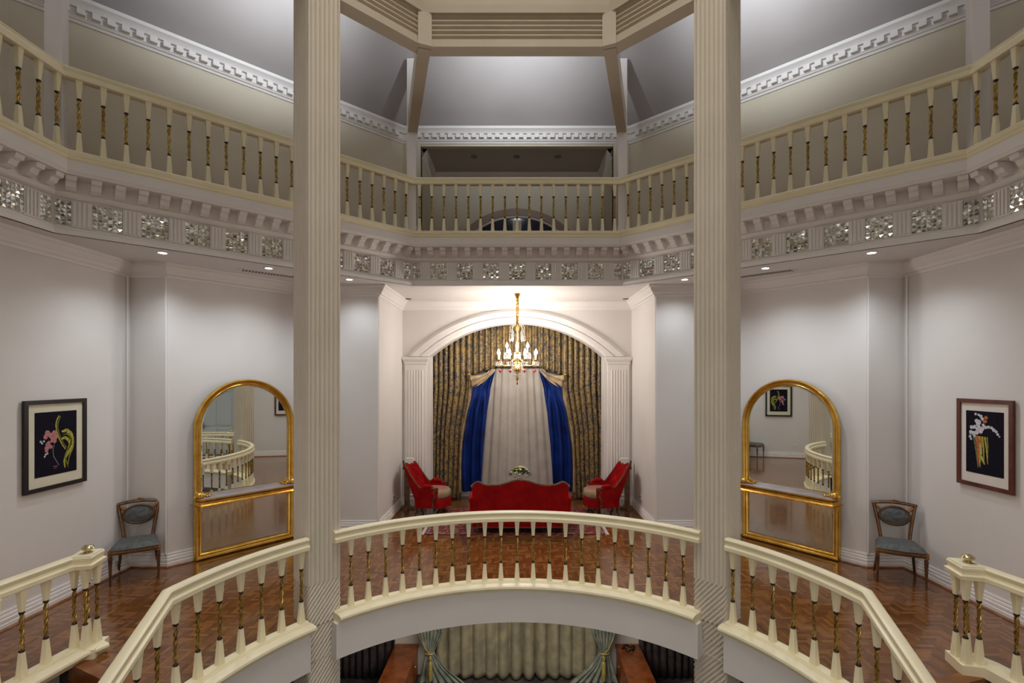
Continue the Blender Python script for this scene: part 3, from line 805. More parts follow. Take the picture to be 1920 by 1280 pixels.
# ================================================================== DOWNLIGHTS, VENTS
def downlight(x, y, z, label, on=True, group=None, power=1.0):
    root = empty('downlight', (x,y,z), 0, label, 'downlight', group)
    m = MB(); m.lathe([(.062,0),(.062,-.008),(.05,-.012),(.042,-.004),(.042,0)], n=24, caps=False); m.build('trim_ring', 'ornate' if on else 'vent', root, smooth=True)
    m = MB(); m.lathe([(.001,-.006),(.041,-.005)], n=24, caps=False); m.build('lens', 'lens' if on else 'offlens', root)
    if on: light('spot_lamp', 'SPOT', (0,0,-.03), SPOT_POWER*power, COOL, root, spot_size=radians(140), spot_blend=1.0, shadow_soft_size=.04)
for x, y, t in ((4.40,6.22,'nearest the picture wall'),(3.52,7.10,'in the middle, by the air vent'),(2.65,7.92,'nearest the alcove')):
    for sg, s_ in ((-1,'left'),(1,'right')): downlight(sg*x, y, MC, 'glowing round downlight in the %s soffit, %s' % (s_, t), power=.55 if x < 3 else 1.0)
downlight(-2.15, 9.9, MC, 'unlit round downlight at the left edge of the alcove ceiling', False); downlight(2.15, 9.9, MC, 'unlit round downlight at the right edge of the alcove ceiling', False)
for px, t in ((889,'left'),(969,'middle'),(1046,'right')):
    downlight((px-CX)/F*9.78, 9.78, NZ, 'tiny unlit downlight in the dark niche ceiling, the %s of three' % t, False)
for sg, s_ in ((-1,'left'),(1,'right')):
    a = Vector((sg*3.98,7.22,MC)); b = Vector((sg*3.05,8.12,MC)); d = (b-a).normalized(); n = Vector((d.y,-d.x,0)); L_ = (b-a).length
    root = empty('air_vent', (a+b)/2, atan2(d.y,d.x), 'dark slotted air vent in the %s mezzanine ceiling' % s_, 'vent')
    m = MB(); m.box((-L_/2-.04,-.08,-.006),(L_/2+.04,.08,0)); m.build('frame', 'ceil', root)
    m = MB()
    for k in range(30): x = -L_/2+.01+k*L_/30; m.prism([(x,-.065,-.009),(x+L_/48,-.065,-.009),(x+L_/48+.02,.065,-.009),(x+.02,.065,-.009)], (0,0,.003))
    m.build('slots', 'vent', root)

# uplights on top of the ring beam
for k in range(8):
    th = radians(45*k); r = 2.77+.33
    x, y = r*sin(th), CZ+r*cos(th)
    root = empty('uplight', (x, y, 7.16), -th, 'small uplight on the ring beam', 'lamp', 'uplights on the ring beam')
    m = MB(); m.lathe([(.05,0),(.05,.05),(.07,.09),(.05,.09),(.03,.05)], n=14); m.box((-.02,-.16,-.02),(.02,.03,.0)); m.build('housing', 'ornate', root)
    light('spot_lamp', 'SPOT', (0,.05,.12), UP_POWER, COOL, root, spot_size=radians(118), spot_blend=1.0, shadow_soft_size=.06, rot=(radians(122),0,0))

# ================================================================== CONSOLE MIRRORS
def console_mirror(sg, label, toe=0.0):
    # origin at the bottom corner nearest the camera; +x runs along the wall away from the camera, -y faces the room
    W_, H_ = 1.43, 2.57; R = W_/2
    d = Vector((sg*-.607, -.0, 0)); dx = Vector((-sg*.0,0,0))
    u = Vector((sg*-1.22, 1.6, 0)).normalized()          # along the wall, away from camera
    if sg < 0: u = Vector((1.22,1.6,0)).normalized()
    nrm = Vector((u.y,-u.x,0)) if sg < 0 else Vector((-u.y,u.x,0))
    start = Vector((sg*4.79,6.87,0)) + u*(.30) + nrm*.045
    u = Matrix.Rotation(toe,3,'Z') @ u
    ctr = start + u*W_/2
    # local frame: x to the viewer's right, y into the wall
    xdir = u if sg < 0 else -u
    rz = atan2(xdir.y, xdir.x)
    root = empty('console_mirror', ctr, rz, label, 'mirror')
    fw = .10
    def outline(r_in, n=40):
        hw = W_/2-r_in; z0 = r_in; zc = H_-R
        pts = [(-hw,z0)]+[(-hw*cos(pi*k/n), zc+(R-r_in)*sin(pi*k/n)) for k in range(n+1)]+[(hw,z0)]
        return pts
    A = [(0,.00),(0,-.035),(.018,-.055),(.042,-.050),(.055,-.03),(.07,-.042),(.085,-.035),(.095,-.01),(.095,.0)]
    m = MB(); outs = [outline(o) for o,_ in A]; n_ = len(outs[0]); vs = []
    for pts, (o,y) in zip(outs, A): vs += [(x,y,z) for x,z in pts]
    fs = []
    for k in range(len(A)-1):
        for i in range(n_): j = (i+1)%n_; fs.append((k*n_+i, k*n_+j, (k+1)*n_+j, (k+1)*n_+i))
    m.add(vs, fs)
    m.prism([(x,.0,z) for x,z in outs[0]], (0,.012,0))
    m.build('gilt_frame', 'gold', root, smooth=True, angle=50)
    g = MB(); pts = outline(.085); bev = outline(.11)
    n_ = len(pts)
    g.add([(x,-.008,z) for x,z in bev], [tuple(range(len(bev)))][::1]); g.v = g.v; 
    g.add([(x,-.003,z) for x,z in pts]+[(x,-.008,z) for x,z in bev], [(i,(i+1)%n_,n_+(i+1)%n_,n_+i) for i in range(n_)])
    g.build('mirror_glass', 'mirror', root)
    # console shelf
    sz = .89; dp = .24; hw = W_/2-.005
    c = .07
    sh = [(-hw,0),(-hw,-dp+c),(-hw+.02,-dp+.02),(-hw+c,-dp),(hw-c,-dp),(hw-.02,-dp+.02),(hw,-dp+c),(hw,0)]
    m = MB(); m.sweep([(.06,sz-.085),(.012,sz-.08),(.0,sz-.06),(.012,sz-.045),(.012,sz-.03),(-.012,sz-.02),(-.012,sz+.006),(.02,sz+.006),(.02,sz-.002)], sh[::-1] if False else sh)
    m.prism([(x*.98,y*.95,sz-.08) for x,y in sh], (0,0,.02))
    so = m.build('console_shelf', 'gold', root, smooth=True, angle=35)
    m = MB(); m.prism([(x*.985,y*.96,sz-.012) for x,y in sh], (0,0,.012)); m.build('shelf_top', 'marble', so)
    for s2 in (-1,1):
        m = MB(); cx_ = s2*(W_/2-.05)
        m.ball((cx_,-.08,sz+.04),.055,12,sz=.9)
        for k in range(9):
            a_ = 2*pi*k/9; m.tube([(cx_+cos(a_)*.02,-.07+sin(a_)*.02,sz+.045),(cx_+cos(a_)*.055,-.07+sin(a_)*.045,sz+.04),(cx_+cos(a_)*.07,-.07+sin(a_)*.055,sz+.012)], [.018,.014,.005], 6)
        for k in range(5): m.ball((cx_-s2*(.04+.03*k),-.05-.005*k,sz+.02+.008*sin(k*2)), .022-.002*k, 8)
        m.build('acanthus_ornament', 'gold', root, smooth=True)
    return root
M['marble'] = noisy(mat('mauve_marble', (.42,.34,.36), .08), (.36,.29,.31), (.50,.42,.44), 4.0, detail=6)
console_mirror(-1, 'tall arched gilt console mirror on the left wall', radians(-2.8)); console_mirror(1, 'tall arched gilt console mirror on the right wall')

# ================================================================== PICTURES
def picture(sg, y0, y1, z0, z1, fm, mm, label, art):
    x = sg*5.3; cy = (y0+y1)/2; W_ = y1-y0; H_ = z1-z0
    # local x runs to the viewer's right, -y faces the room
    rz = pi/2 if sg < 0 else -pi/2
    root = empty('framed_picture', (x-sg*.012, cy, z0), rz, label, 'picture')
    fw = .045; dd_ = .03
    m = MB()
    q = [(-W_/2,0),(W_/2,0),(W_/2,H_),(-W_/2,H_)]; r = [(-W_/2+fw,fw),(W_/2-fw,fw),(W_/2-fw,H_-fw),(-W_/2+fw,H_-fw)]
    m.add([(a,-dd_,b) for a,b in q]+[(a,-dd_,b) for a,b in r]+[(a,0,b) for a,b in q]+[(a,-.008,b) for a,b in r],
          [(0,1,5,4),(1,2,6,5),(2,3,7,6),(3,0,4,7),(8,9,1,0),(9,10,2,1),(10,11,3,2),(11,8,0,3),(4,5,13,12),(5,6,14,13),(6,7,15,14),(7,4,12,15),(11,10,9,8)])
    m.build('frame', fm, root)
    m = MB(); m.box((-W_/2+fw,-.012,fw),(W_/2-fw,-.006,H_-fw)); m.build('mount', mm, root)
    mx, mz0, mz1 = W_*.165, H_*.155, H_*.135
    m = MB(); m.box((-W_/2+mx,-.015,mz0),(W_/2-mx,-.010,H_-mz1))
    art(m, W_-2*mx, H_-mz0-mz1, mz0)
    m.build('painting', ['canvas','pink','yel','grn','petalw','orange','grey'], root)
    return root
def blob(m, x, z, r, mi, y=-.0165, n=10, seed=0):
    rnd = random.Random(seed+int(x*1000)+int(z*777))
    m.prism([(x+r*(1+rnd.uniform(-.2,.2))*cos(2*pi*k/n), y, z+r*(1+rnd.uniform(-.2,.2))*sin(2*pi*k/n)) for k in range(n)], (0,.0015,0), mi)
def ribbon(m, pts, w, mi, y=-.017):
    w = [q*.6 for q in w] if isinstance(w,list) else w*.6
    for k in range(len(pts)-1):
        (x0,z0),(x1,z1) = pts[k],pts[k+1]; w0 = w[k] if isinstance(w,list) else w; w1 = w[k+1] if isinstance(w,list) else w
        dx,dz = x1-x0,z1-z0; l = sqrt(dx*dx+dz*dz) or 1; nx_,nz_ = -dz/l,dx/l
        m.prism([(x0-nx_*w0,y,z0-nz_*w0),(x1-nx_*w1,y,z1-nz_*w1),(x1+nx_*w1,y,z1+nz_*w1),(x0+nx_*w0,y,z0+nz_*w0)], (0,.001,0), mi)
def art_left(m, w_, h, zb):
    X = lambda u: -w_/2+u*w_; Z = lambda v: zb+(1-v)*h
    for u, v, r in ((.28,.33,.10),(.24,.38,.09),(.36,.37,.09),(.44,.34,.10),(.48,.40,.09),(.40,.42,.08),(.30,.50,.10),(.27,.56,.09),(.36,.55,.07),(.26,.61,.06),(.45,.47,.08),(.38,.46,.06)):
        blob(m, X(u), Z(v), r*w_*.6, 1, -.0165-r*.008)
    for u, v in ((.13,.45),(.16,.48),(.20,.45),(.24,.66),(.22,.69),(.28,.65)): blob(m, X(u), Z(v), .022*w_, 4)
    ribbon(m, [(X(u),Z(v)) for u,v in ((.56,.07),(.50,.14),(.48,.22),(.50,.32),(.56,.44),(.64,.55),(.71,.62))], .012, 2)
    ribbon(m, [(X(u),Z(v)) for u,v in ((.60,.08),(.54,.16),(.52,.24),(.55,.34),(.60,.43),(.67,.53),(.74,.60))], .008, 3)
    ribbon(m, [(X(u),Z(v)) for u,v in ((.62,.33),(.74,.32),(.85,.38),(.90,.46),(.89,.56),(.82,.66),(.72,.74),(.68,.82),(.70,.92))], [.015,.038,.035,.022,.018,.03,.028,.02,.012], 2, -.0175)
    ribbon(m, [(X(u),Z(v)) for u,v in ((.60,.45),(.70,.43),(.79,.48),(.82,.55),(.76,.64))], [.012,.03,.028,.02,.01], 2, -.018)
    ribbon(m, [(X(u),Z(v)) for u,v in ((.64,.38),(.76,.38),(.84,.45),(.83,.55),(.75,.65),(.69,.75),(.74,.84),(.78,.93))], [.006,.012,.012,.01,.016,.014,.010,.004], 3, -.019)
    ribbon(m, [(X(u),Z(v)) for u,v in ((.92,.50),(.90,.62),(.80,.76),(.76,.90))], .007, 2, -.019)
    ribbon(m, [(X(u),Z(v)) for u,v in ((.44,.52),(.41,.60),(.42,.70),(.50,.80),(.55,.86))], .006, 6)
    ribbon(m, [(X(.42),Z(.87)),(X(.52),Z(.87))], .006, 1); ribbon(m, [(X(.43),Z(.90)),(X(.50),Z(.90))], .004, 5)
def art_right(m, w_, h, zb):
    X = lambda u: -w_/2+u*w_; Z = lambda v: zb+(1-v)*h; rnd = random.Random(5)
    for u0, u1, mi in ((.30,.33,5),(.34,.36,5),(.38,.40,2),(.42,.44,5),(.22,.34,3),(.27,.40,6),(.46,.50,2),(.52,.60,2),(.58,.60,3),(.36,.44,4),(.33,.40,4)):
        ln = rnd.uniform(.3,.5); ribbon(m, [(X(u0),Z(.40)),(X((u0+u1)/2+.01),Z(.40+ln*.5)),(X(u1),Z(.42+ln))], [.016,.014,.006], mi, -.0165-rnd.random()*.001)
    ribbon(m, [(X(.40),Z(.68)),(X(.46),Z(.76)),(X(.52),Z(.84))], [.02,.03,.01], 2, -.0185)
    ribbon(m, [(X(.28),Z(.44)),(X(.40),Z(.50))], .03, 5, -.0183)
    blob(m, X(.52), Z(.15), .06*w_, 5); blob(m, X(.55), Z(.10), .05*w_, 5)
    for u, v, r in ((.28,.05,.04),(.36,.06,.04),(.42,.08,.05),(.46,.12,.05),(.30,.16,.06),(.38,.18,.07),(.33,.22,.06),(.17,.27,.06),(.25,.26,.06),(.34,.29,.07),(.44,.28,.07),(.42,.33,.06),(.54,.25,.06),(.62,.24,.05),
                    (.70,.25,.05),(.76,.28,.05),(.82,.30,.045),(.86,.34,.04),(.90,.37,.03),(.14,.35,.06),(.22,.36,.07),(.30,.35,.07),(.12,.42,.05),(.15,.46,.04),(.24,.40,.05),(.36,.24,.05),(.48,.22,.05)):
        blob(m, X(u), Z(v), r*w_*.85, 4, -.0175-rnd.random()*.002, 8)
picture(-1, 5.353, 6.13, 1.335, 2.345, 'blackframe', 'matcard', 'black-framed picture of pink orchids and yellow leaves on the left wall', art_left)
picture(1, 5.32, 6.0, 1.345, 2.35, 'redframe', 'matcard2', 'mahogany-framed picture of white orchids on the right wall', art_right)

# ================================================================== SIDE CHAIRS
def side_chair(loc, rz, label, frame='wood', inlay='inlay', fab='chairfab', h=.93):
    """faces -y; origin on the floor"""
    root = empty('side_chair', loc, rz, label, 'chair')
    fwid, bwid, dp, sz = .265, .20, .22, .445
    for sx in (-1,1):     # front legs: square block, tapering round leg
        m = MB(); x = sx*(fwid-.02); y = -dp+.02
        m.box((x-.024,y-.024,sz-.075),(x+.024,y+.024,sz-.005),1); m.lathe([(.022,-.075),(.015,-.085),(.024,-.10),(.022,-.14),(.016,-.28),(.011,-.425),(.013,-.445)][::-1], (x,y,sz), 12)
        m.build('leg', [frame, inlay], root, smooth=True, angle=40)
    for sx in (-1,1):
        m = MB(); m.tube([(sx*(bwid+.02),dp+.05,0),(sx*(bwid-.005),dp,.22),(sx*(bwid-.01),dp-.01,sz-.02)], [.013,.018,.021], 8); m.build('leg', frame, root, smooth=True)
    m = MB(); base = [(-fwid,-dp),(-fwid*.5,-dp-.025),(0,-dp-.033),(fwid*.5,-dp-.025),(fwid,-dp),(bwid,dp),(-bwid,dp)]
    m.prism([(x,y,sz-.06) for x,y in base], (0,0,.055)); m.prism([(x*1.01,y*1.015,sz-.035) for x,y in base], (0,0,.014), 1)
    m.build('seat_rail', [frame, inlay], root)
    def seat(u, v):
        x = (u*2-1); y = -dp + 2*dp*v; wx = fwid+(bwid-fwid)*v
        yy = y - .03*(1-x*x)*(1-v)
        e = min(1, (1-abs(x))*7)*min(1, min(v,1-v)*8)
        return (x*wx*1.0, yy, sz-.004+.045*e**.5+.02*(1-x*x)*(4*v*(1-v)))
    m = MB(); m.grid(seat, 20, 16); m.build('seat_cushion', fab, root, smooth=True)
    # back frame: splayed stiles, top rail, oval medallion
    def by(z): return dp-.01+(z-sz)*.17
    zt = h
    m = MB()
    for sx in (-1,1):
        pth = [(sx*(.150+ .075*((k/8)**1.3)), by(sz+(zt-.02-sz)*k/8), sz-.03+(zt+.01-sz)*k/8) for k in range(9)]
        m.tube(pth, .021, 8); m.tube([(x*1.0,y-.020,z) for x,y,z in pth[1:]], .007, 5, mi=1)
    tp = [(-.245+.49*k/14, by(zt)+0, zt-.025+.03*(1-((k-7)/7)**2)) for k in range(15)]
    m.tube(tp, .022, 8); m.tube([(x,y-.02,z) for x,y,z in tp], .007, 5, mi=1)
    m.build('back_frame', [frame, inlay], root, smooth=True, angle=50)
    oc = zt-.17; ea, eb = .165, .115
    ell = [(ea*cos(2*pi*k/32), by(oc+eb*sin(2*pi*k/32)), oc+eb*sin(2*pi*k/32)) for k in range(32)]
    m = MB(); m.tube(ell, .016, 8, closed=True); m.tube([(-.2,by(zt-.06),zt-.055),(-.15,by(zt-.10),zt-.10)], .02, 6, mi=1); m.tube([(.2,by(zt-.06),zt-.055),(.15,by(zt-.10),zt-.10)], .02, 6, mi=1)
    m.build('medallion_frame', [frame, inlay], root, smooth=True)
    def pad(u, v):
        r = v; th = 2*pi*u; z = oc+(eb-.01)*r*sin(th); return ((ea-.01)*r*cos(th), by(z)-.008-.03*(1-r*r), z)
    m = MB(); m.grid(pad, 28, 8); m.grid(lambda u,v: (pad(u,v)[0], by(pad(u,v)[2])+.012+.01*(1-v*v), pad(u,v)[2]), 28, 6); m.build('back_pad', fab, root, smooth=True)
    m = MB()
    for x in (-.04,-.02,0,.02,.04): m.ball((x,by(zt)-.005,zt+.022+.012*(1-abs(x)/.05)),.014,8)
    m.build('crest_carving', inlay, root, smooth=True)
    return root
side_chair((-4.955,6.53,0), radians(32), 'blue-grey upholstered chair with oval back in the left corner under the black-framed picture')
side_chair((4.89,6.43,0), radians(-28), 'blue-grey upholstered chair with oval back in the right corner near the white orchid picture')

# ================================================================== SOFA
def sofa():
    root = empty('sofa', (.055, 8.28, .02), 0, 'red velvet camel-back sofa seen from behind, on the patterned rug', 'sofa')
    hw = .79
    def top(x):
        a = abs(x)/hw
        return .80+.085*cos(min(a/.52,1)*pi)*.5+.04 + (.05*math.exp(-((a-.88)/.10)**2))-.02*max(0,a-.93)/.07
    xs = [-hw+2*hw*k/60 for k in range(61)]
    m = MB()
    vs = []
    for x in xs:
        e = .0 if abs(x) < hw-.001 else 0
        t = top(x); lean = -.09
        vs += [(x,0+.03*(abs(x)/hw)**4,.10),(x,lean*.6+.03*(abs(x)/hw)**4,.5),(x,lean+.03*(abs(x)/hw)**4,t),(x,lean+.11,t-.01),(x,.13,.5),(x,.13,.10)]
    q = 6; fs = []
    for k in range(60): fs += [(k*q+j, (k+1)*q+j, (k+1)*q+(j+1)%q, k*q+(j+1)%q) for j in range(q)]
    fs += [tuple(range(q-1,-1,-1)), tuple(range(60*q,61*q))]
    m.add(vs, fs); m.build('back', 'red', root, smooth=True, angle=50)
    m = MB(); m.tube([(x,-.055+.03*(abs(x)/hw)**4,top(x)+.006) for x in xs], .022, 8)
    for s_ in (-1,1): m.ball((s_*hw,-.03,top(hw)-.005),.032,10)
    m.build('crest_rail', 'wood_trim', root, smooth=True)
    m = MB(); m.box((-hw+.01,.05,.17),(hw-.01,.62,.36)); m.build('seat_base', 'red', root)
    def cush(u,v):
        x = (2*u-1); e = min(1,(1-abs(x))*9)*min(1,min(v,1-v)*7+.01); return (x*(hw-.09), .12+.54*v, .36+.11*max(0,e)**.5)
    m = MB(); m.grid(cush,24,12); m.build('seat_cushion','red',root,smooth=True)
    for s_ in (-1,1):
        m = MB(); m.box((s_*hw-.05,.05,.17),(s_*hw+.05,.58,.52)); m.tube([(s_*(hw+.015),.02,.53),(s_*(hw+.02),.3,.55),(s_*(hw+.02),.6,.55)],[.05,.06,.055],10)
        ao = m.build('arm','red',root,smooth=True,angle=50)
        m = MB(); m.tube([(s_*(hw+.02),.56,.60),(s_*(hw+.02),.66,.58),(s_*(hw+.01),.67,.50),(s_*(hw-.0),.60,.42),(s_*(hw-.0),.60,.2)],[.022,.03,.028,.022,.02],8); m.build('arm_post','wood_trim',ao,smooth=True)
    for x in (-.70,.70):
        for y in (.04,.60):
            m = MB(); m.tube([(x,y,.18),(x*1.01,y-.01,.12),(x*1.0,y,.05),(x*1.02,y-.01 if y<.3 else y+.02,-.018)],[.03,.024,.017,.02],8); m.build('leg','wood',root,smooth=True)
    m = MB(); m.tube([(-hw+.05,-.005,.105),(0,-.012,.10),(hw-.05,-.005,.105)],.010,8); m.build('bottom_rail','wood',root,smooth=True)
M['wood_trim'] = noisy(mat('carved_walnut_trim', (.12,.05,.02), .6, Specular_IOR_Level=.25), (.08,.032,.013), (.17,.08,.032), 14.0)
sofa()

# ================================================================== ARMCHAIRS
def armchair(loc, rz, label):
    """faces +x"""
    root = empty('armchair', loc, rz, label, 'armchair')
    # U shaped shell: t -1..1 from the near arm front round the back to the other
    def plan(t, z, inset=0.0):
        a = t*pi/2*1.0
        lean = -.265*max(0,(z-.2))/.75*max(0,cos(a*.999))**.6 if z > .2 else 0
        wd = .33-inset
        if abs(t) < .5:
            ph = t/.5*pi/2; x = -.05 - (.18-inset)*cos(ph); y = wd*sin(ph)
        else:
            s_ = (abs(t)-.5)/.5; x = -.05+.29*s_; y = (wd)*(1 if t>0 else -1)
        taper = 1-.10*(1-min(1,max(0,(z-.15)/.4)))
        return (x+(lean if abs(t) < .62 else 0)*(1-max(0,abs(t)-.4)/.22 if abs(t)>.4 else 1), y*taper, z)
    def htop(t):
        a = abs(t)
        if a < .30: return .90+.025*cos(a/.30*pi*2)+.0
        if a < .52: s_ = (a-.30)/.22; return .92-(.92-.53)*(s_*s_*(3-2*s_))
        return .53-.02*(a-.52)
    n = 64
    m = MB()
    def shell(u, v): t = 2*u-1; z = .17+(htop(t)-.17)*v; return plan(t,z)
    def inner_(u, v): t = 2*u-1; z = .32+(htop(t)-.32)*v; p = plan(t,z,.07); tuft = .012*sin(u*60)*sin(v*22) if v < .97 else 0; return (p[0]+(.03+tuft)*cos(t*1.2), p[1], p[2])
    m.grid(shell, n, 12); m.build('shell', 'red', root, smooth=True)
    m = MB(); m.grid(inner_, 96, 30); 
    m.grid(lambda u,v: tuple(Vector(shell(u,1)).lerp(Vector(inner_(u,1)), v)), n, 1)
    for e in (0,1): m.grid(lambda u,v: tuple(Vector(shell(e,.0+v)).lerp(Vector(inner_(e,v)), u)), 2, 8)
    m.build('tufted_back', 'red', root, smooth=True, angle=60)
    m = MB(); m.tube([Vector(shell(k/n,1)).lerp(Vector(inner_(k/n,1)),.25)+Vector((0,0,.008)) for k in range(n+1)], .017, 8)
    for s_ in (-1,1):
        y = s_*.325; m.ball((.25,y,.53),.03,8); m.tube([(.25,y,.53),(.19,y,.46),(.21,y,.38),(.17,y,.30),(.18,y,.18)],[.022,.018,.02,.018,.02],8)
    m.build('wood_trim', 'wood_trim', root, smooth=True)
    for s_ in (-1,1):
        m = MB(); m.tube([(-.05,s_*.30,.535),(.0,s_*.30,.56),(.10,s_*.30,.565),(.17,s_*.30,.54)],[.02,.045,.045,.02],10); m.build('arm_pad','red',root,smooth=True)
    m = MB(); pts = [(-.20,-.24),(-.08,-.30),(.15,-.31)]+[(.18+.25*sin(pi*k/14), -.30*cos(pi*k/14)) for k in range(15)]+[(.15,.31),(-.08,.30),(-.20,.24)]
    m.prism([(x,y,.16) for x,y in pts], (0,0,.15)); m.build('seat_base', 'red', root)
    def cyl(u,v):   # round-fronted cushion
        th = 2*pi*u; r = .285
        k = (1,.98) ; rr = [0,.6,.93,1,1,.93,.6,0][min(7,int(v*7+.001))]; zz = [.49,.49,.475,.44,.35,.32,.31,.31][min(7,int(v*7+.001))]
        return (.12+r*rr*cos(th)*1.05, r*rr*sin(th), zz)
    m = MB(); m.grid(cyl, 32, 7); 
    for i in range(len(m.f)): m.m[i] = 0 if (i//32) < 2 else 1
    m.build('seat_cushion', ['pinkish','beige'], root, smooth=True)
    for x, y in ((.27,-.2),(.27,.2),(-.17,-.19),(-.17,.19)):
        m = MB(); m.tube([(x,y,.18),(x+(.02 if x>0 else -.01),y,.11),(x,y,.05),(x+(.03 if x>0 else -.04),y,0.012)],[.028,.024,.014,.017],8); m.build('leg','wood',root,smooth=True)
armchair((-1.695,9.64,0), radians(-7), 'red tufted armchair with rose round cushion at the left, facing right')
armchair((1.695,9.64,0), radians(180+7), 'red tufted armchair with rose round cushion at the right, facing left')
def stand(sg, label):
    root = empty('wooden_stand', (sg*2.18, 9.93, 0), 0, label, 'stand')
    m = MB(); m.box((-.045,-.045,.04),(.045,.045,.86)); m.build('post','wood_mid',root)
    m = MB(); m.box((-.14,-.05,.0),(.14,.05,.035)); m.box((-.04,-.17,.0),(.04,.17,.04)); m.build('foot','wood_mid',root)
    m = MB(); m.tube([(-.08,0,.80),(.08,0,.80)],.03,8); m.tube([(sg*.06,0,.80),(sg*.07,0,.92)],.012,6); m.ball((sg*.07,0,.93),.02); m.build('bracket','wood',root,smooth=True)
    m = MB(); m.box((-.13 if sg>0 else -.02,-.05,.88),(.02 if sg>0 else .13,.05,1.0)); m.build('white_box','ornate',root)
stand(-1, 'brown wooden stand topped by a white box behind the left armchair'); stand(1, 'brown wooden stand topped by a white box behind the right armchair')

# ---- rug
root = empty('rug', (-.035, 9.09, 0.001), 0, 'red and ivory patterned oriental rug under the sofa', 'rug')
m = MB(); m.box((-1.5,-.82,0),(1.5,.82,.012)); m.build('pile','rug',root)
m = MB()
for s_ in (-1,1):
    for k in range(82): y = -.81+k*.02; m.box((s_*1.5 if s_>0 else -1.56,y,0),(1.56 if s_>0 else -1.5,y+.012,.006))
fr = m.build('fringe','fringe',root)
fr['kind'] = 'stuff'

# ---- coffee table, vase, bouquet
root = empty('coffee_table', (.05,9.42,.013), 0, 'small dark wooden table behind the red sofa, holding the bouquet', 'table')
m = MB(); m.lathe([(.30,.44),(.32,.45),(.32,.465),(.30,.475)], n=32); m.build('tabletop','wood',root,smooth=True,angle=40)
for k in range(4):
    a_ = pi/4+k*pi/2; m = MB(); m.tube([(.24*cos(a_),.24*sin(a_),.44),(.22*cos(a_),.22*sin(a_),.2),(.27*cos(a_),.27*sin(a_),0)],[.02,.015,.018],8); m.build('leg','wood',root,smooth=True)
root = empty('flower_vase', (.05,9.42,.4885), 0, 'white and yellow flower bouquet in a vase above the sofa back', 'bouquet')
m = MB(); m.lathe([(.05,0),(.075,.03),(.08,.09),(.05,.15),(.045,.19),(.06,.20)], n=20); m.build('vase','wood_trim',root,smooth=True)
m = MB(); rnd = random.Random(3)
for k in range(150):
    th = rnd.uniform(0,2*pi); ph = rnd.uniform(.1,1.5); r = .165; c = Vector((r*1.15*sin(ph)*cos(th), r*sin(ph)*sin(th), .25+.12*cos(ph)))
    d = Vector((cos(th)*sin(ph),sin(th)*sin(ph),cos(ph))); e = d.cross(Vector((0,0,1))).normalized()*.018; m.prism([c-e, c+d*.06, c+e, c-d*.02], d.cross(e).normalized()*.002)
m.build('leaves','leaf',root)
for mi_, nm, n_ in (('bloomw','white_blooms',16),('bloomy','yellow_blooms',12)):
    m = MB()
    for k in range(n_):
        th = rnd.uniform(0,2*pi); ph = rnd.uniform(0,1.4); c = (.185*sin(ph)*cos(th), .17*sin(ph)*sin(th), .28+.15*cos(ph))
        m.ball(c, .022, 8, sz=.8)
        for j in range(5): m.ball((c[0]+.02*cos(j*1.257+k),c[1]+.02*sin(j*1.257+k),c[2]), .012, 6, sz=.6)
    m.build(nm, mi_, root, smooth=True)

# ================================================================== DRAPERY
def interp(tab, z):
    """tab: (z, a, b...) sorted from top to bottom"""
    if z >= tab[0][0]: return tab[0][1:]
    for p, q in zip(tab[:-1], tab[1:]):
        if z >= q[0]:
            t = (p[0]-z)/(p[0]-q[0]); return [a+(b-a)*t for a,b in zip(p[1:], q[1:])]
    return tab[-1][1:]
def drape(name, tab, y, amp, folds, mt, parent=None, nv=50, skew=0.0, topf=None, th=.006, phase=0.0, sharp=1.0):
    """tab rows: (z, xl, xr); pleats run down the cloth"""
    zt, zb = tab[0][0], tab[-1][0]; nu = int(max(24, folds*10))
    def f(u, v):
        xl, xr = interp(tab, zt+(zb-zt)*v); x = xl+(xr-xl)*u
        z = zt+(zb-zt)*v
        if topf: zz = topf(x); z = zz+(zb-zz)*v; xl, xr = interp(tab, z); x = xl+(xr-xl)*u
        s_ = sin(2*pi*folds*u+phase+.7*sin(5*u+phase)+skew*v); a = amp*(.75+.25*sin(11*u+2*v))
        return (x + a*.35*cos(2*pi*folds*u+phase), y + a*(s_ if sharp == 1 else math.copysign(abs(s_)**sharp, s_)), z)
    m = MB(); m.grid(f, nu, nv)
    o = m.build(name, mt, parent, smooth=True, angle=180)
    if th: md = o.modifiers.new('thickness','SOLIDIFY'); md.thickness = th
    return o
def Z(py, Y): return CAMZ-(py-CY)/F*Y
def X(px, Y): return (px-CX)/F*Y
YD = 10.62
topd = lambda x: min(3.95, archz(max(-1.75,min(1.75,x)), 1.9, .8)+.1)
tabL = [(3.95,-1.95,0.02),(Z(690,YD),-1.95,.02),(Z(697,YD),-1.95,X(930,YD)),(Z(704,YD),-1.95,X(880,YD)),(Z(729,YD),-1.95,X(885,YD)),(Z(760,YD),-1.95,X(878,YD)),(Z(806,YD),-1.95,X(869,YD)),(Z(832,YD),-1.95,X(865,YD)),(.02,-1.95,X(864,YD))]
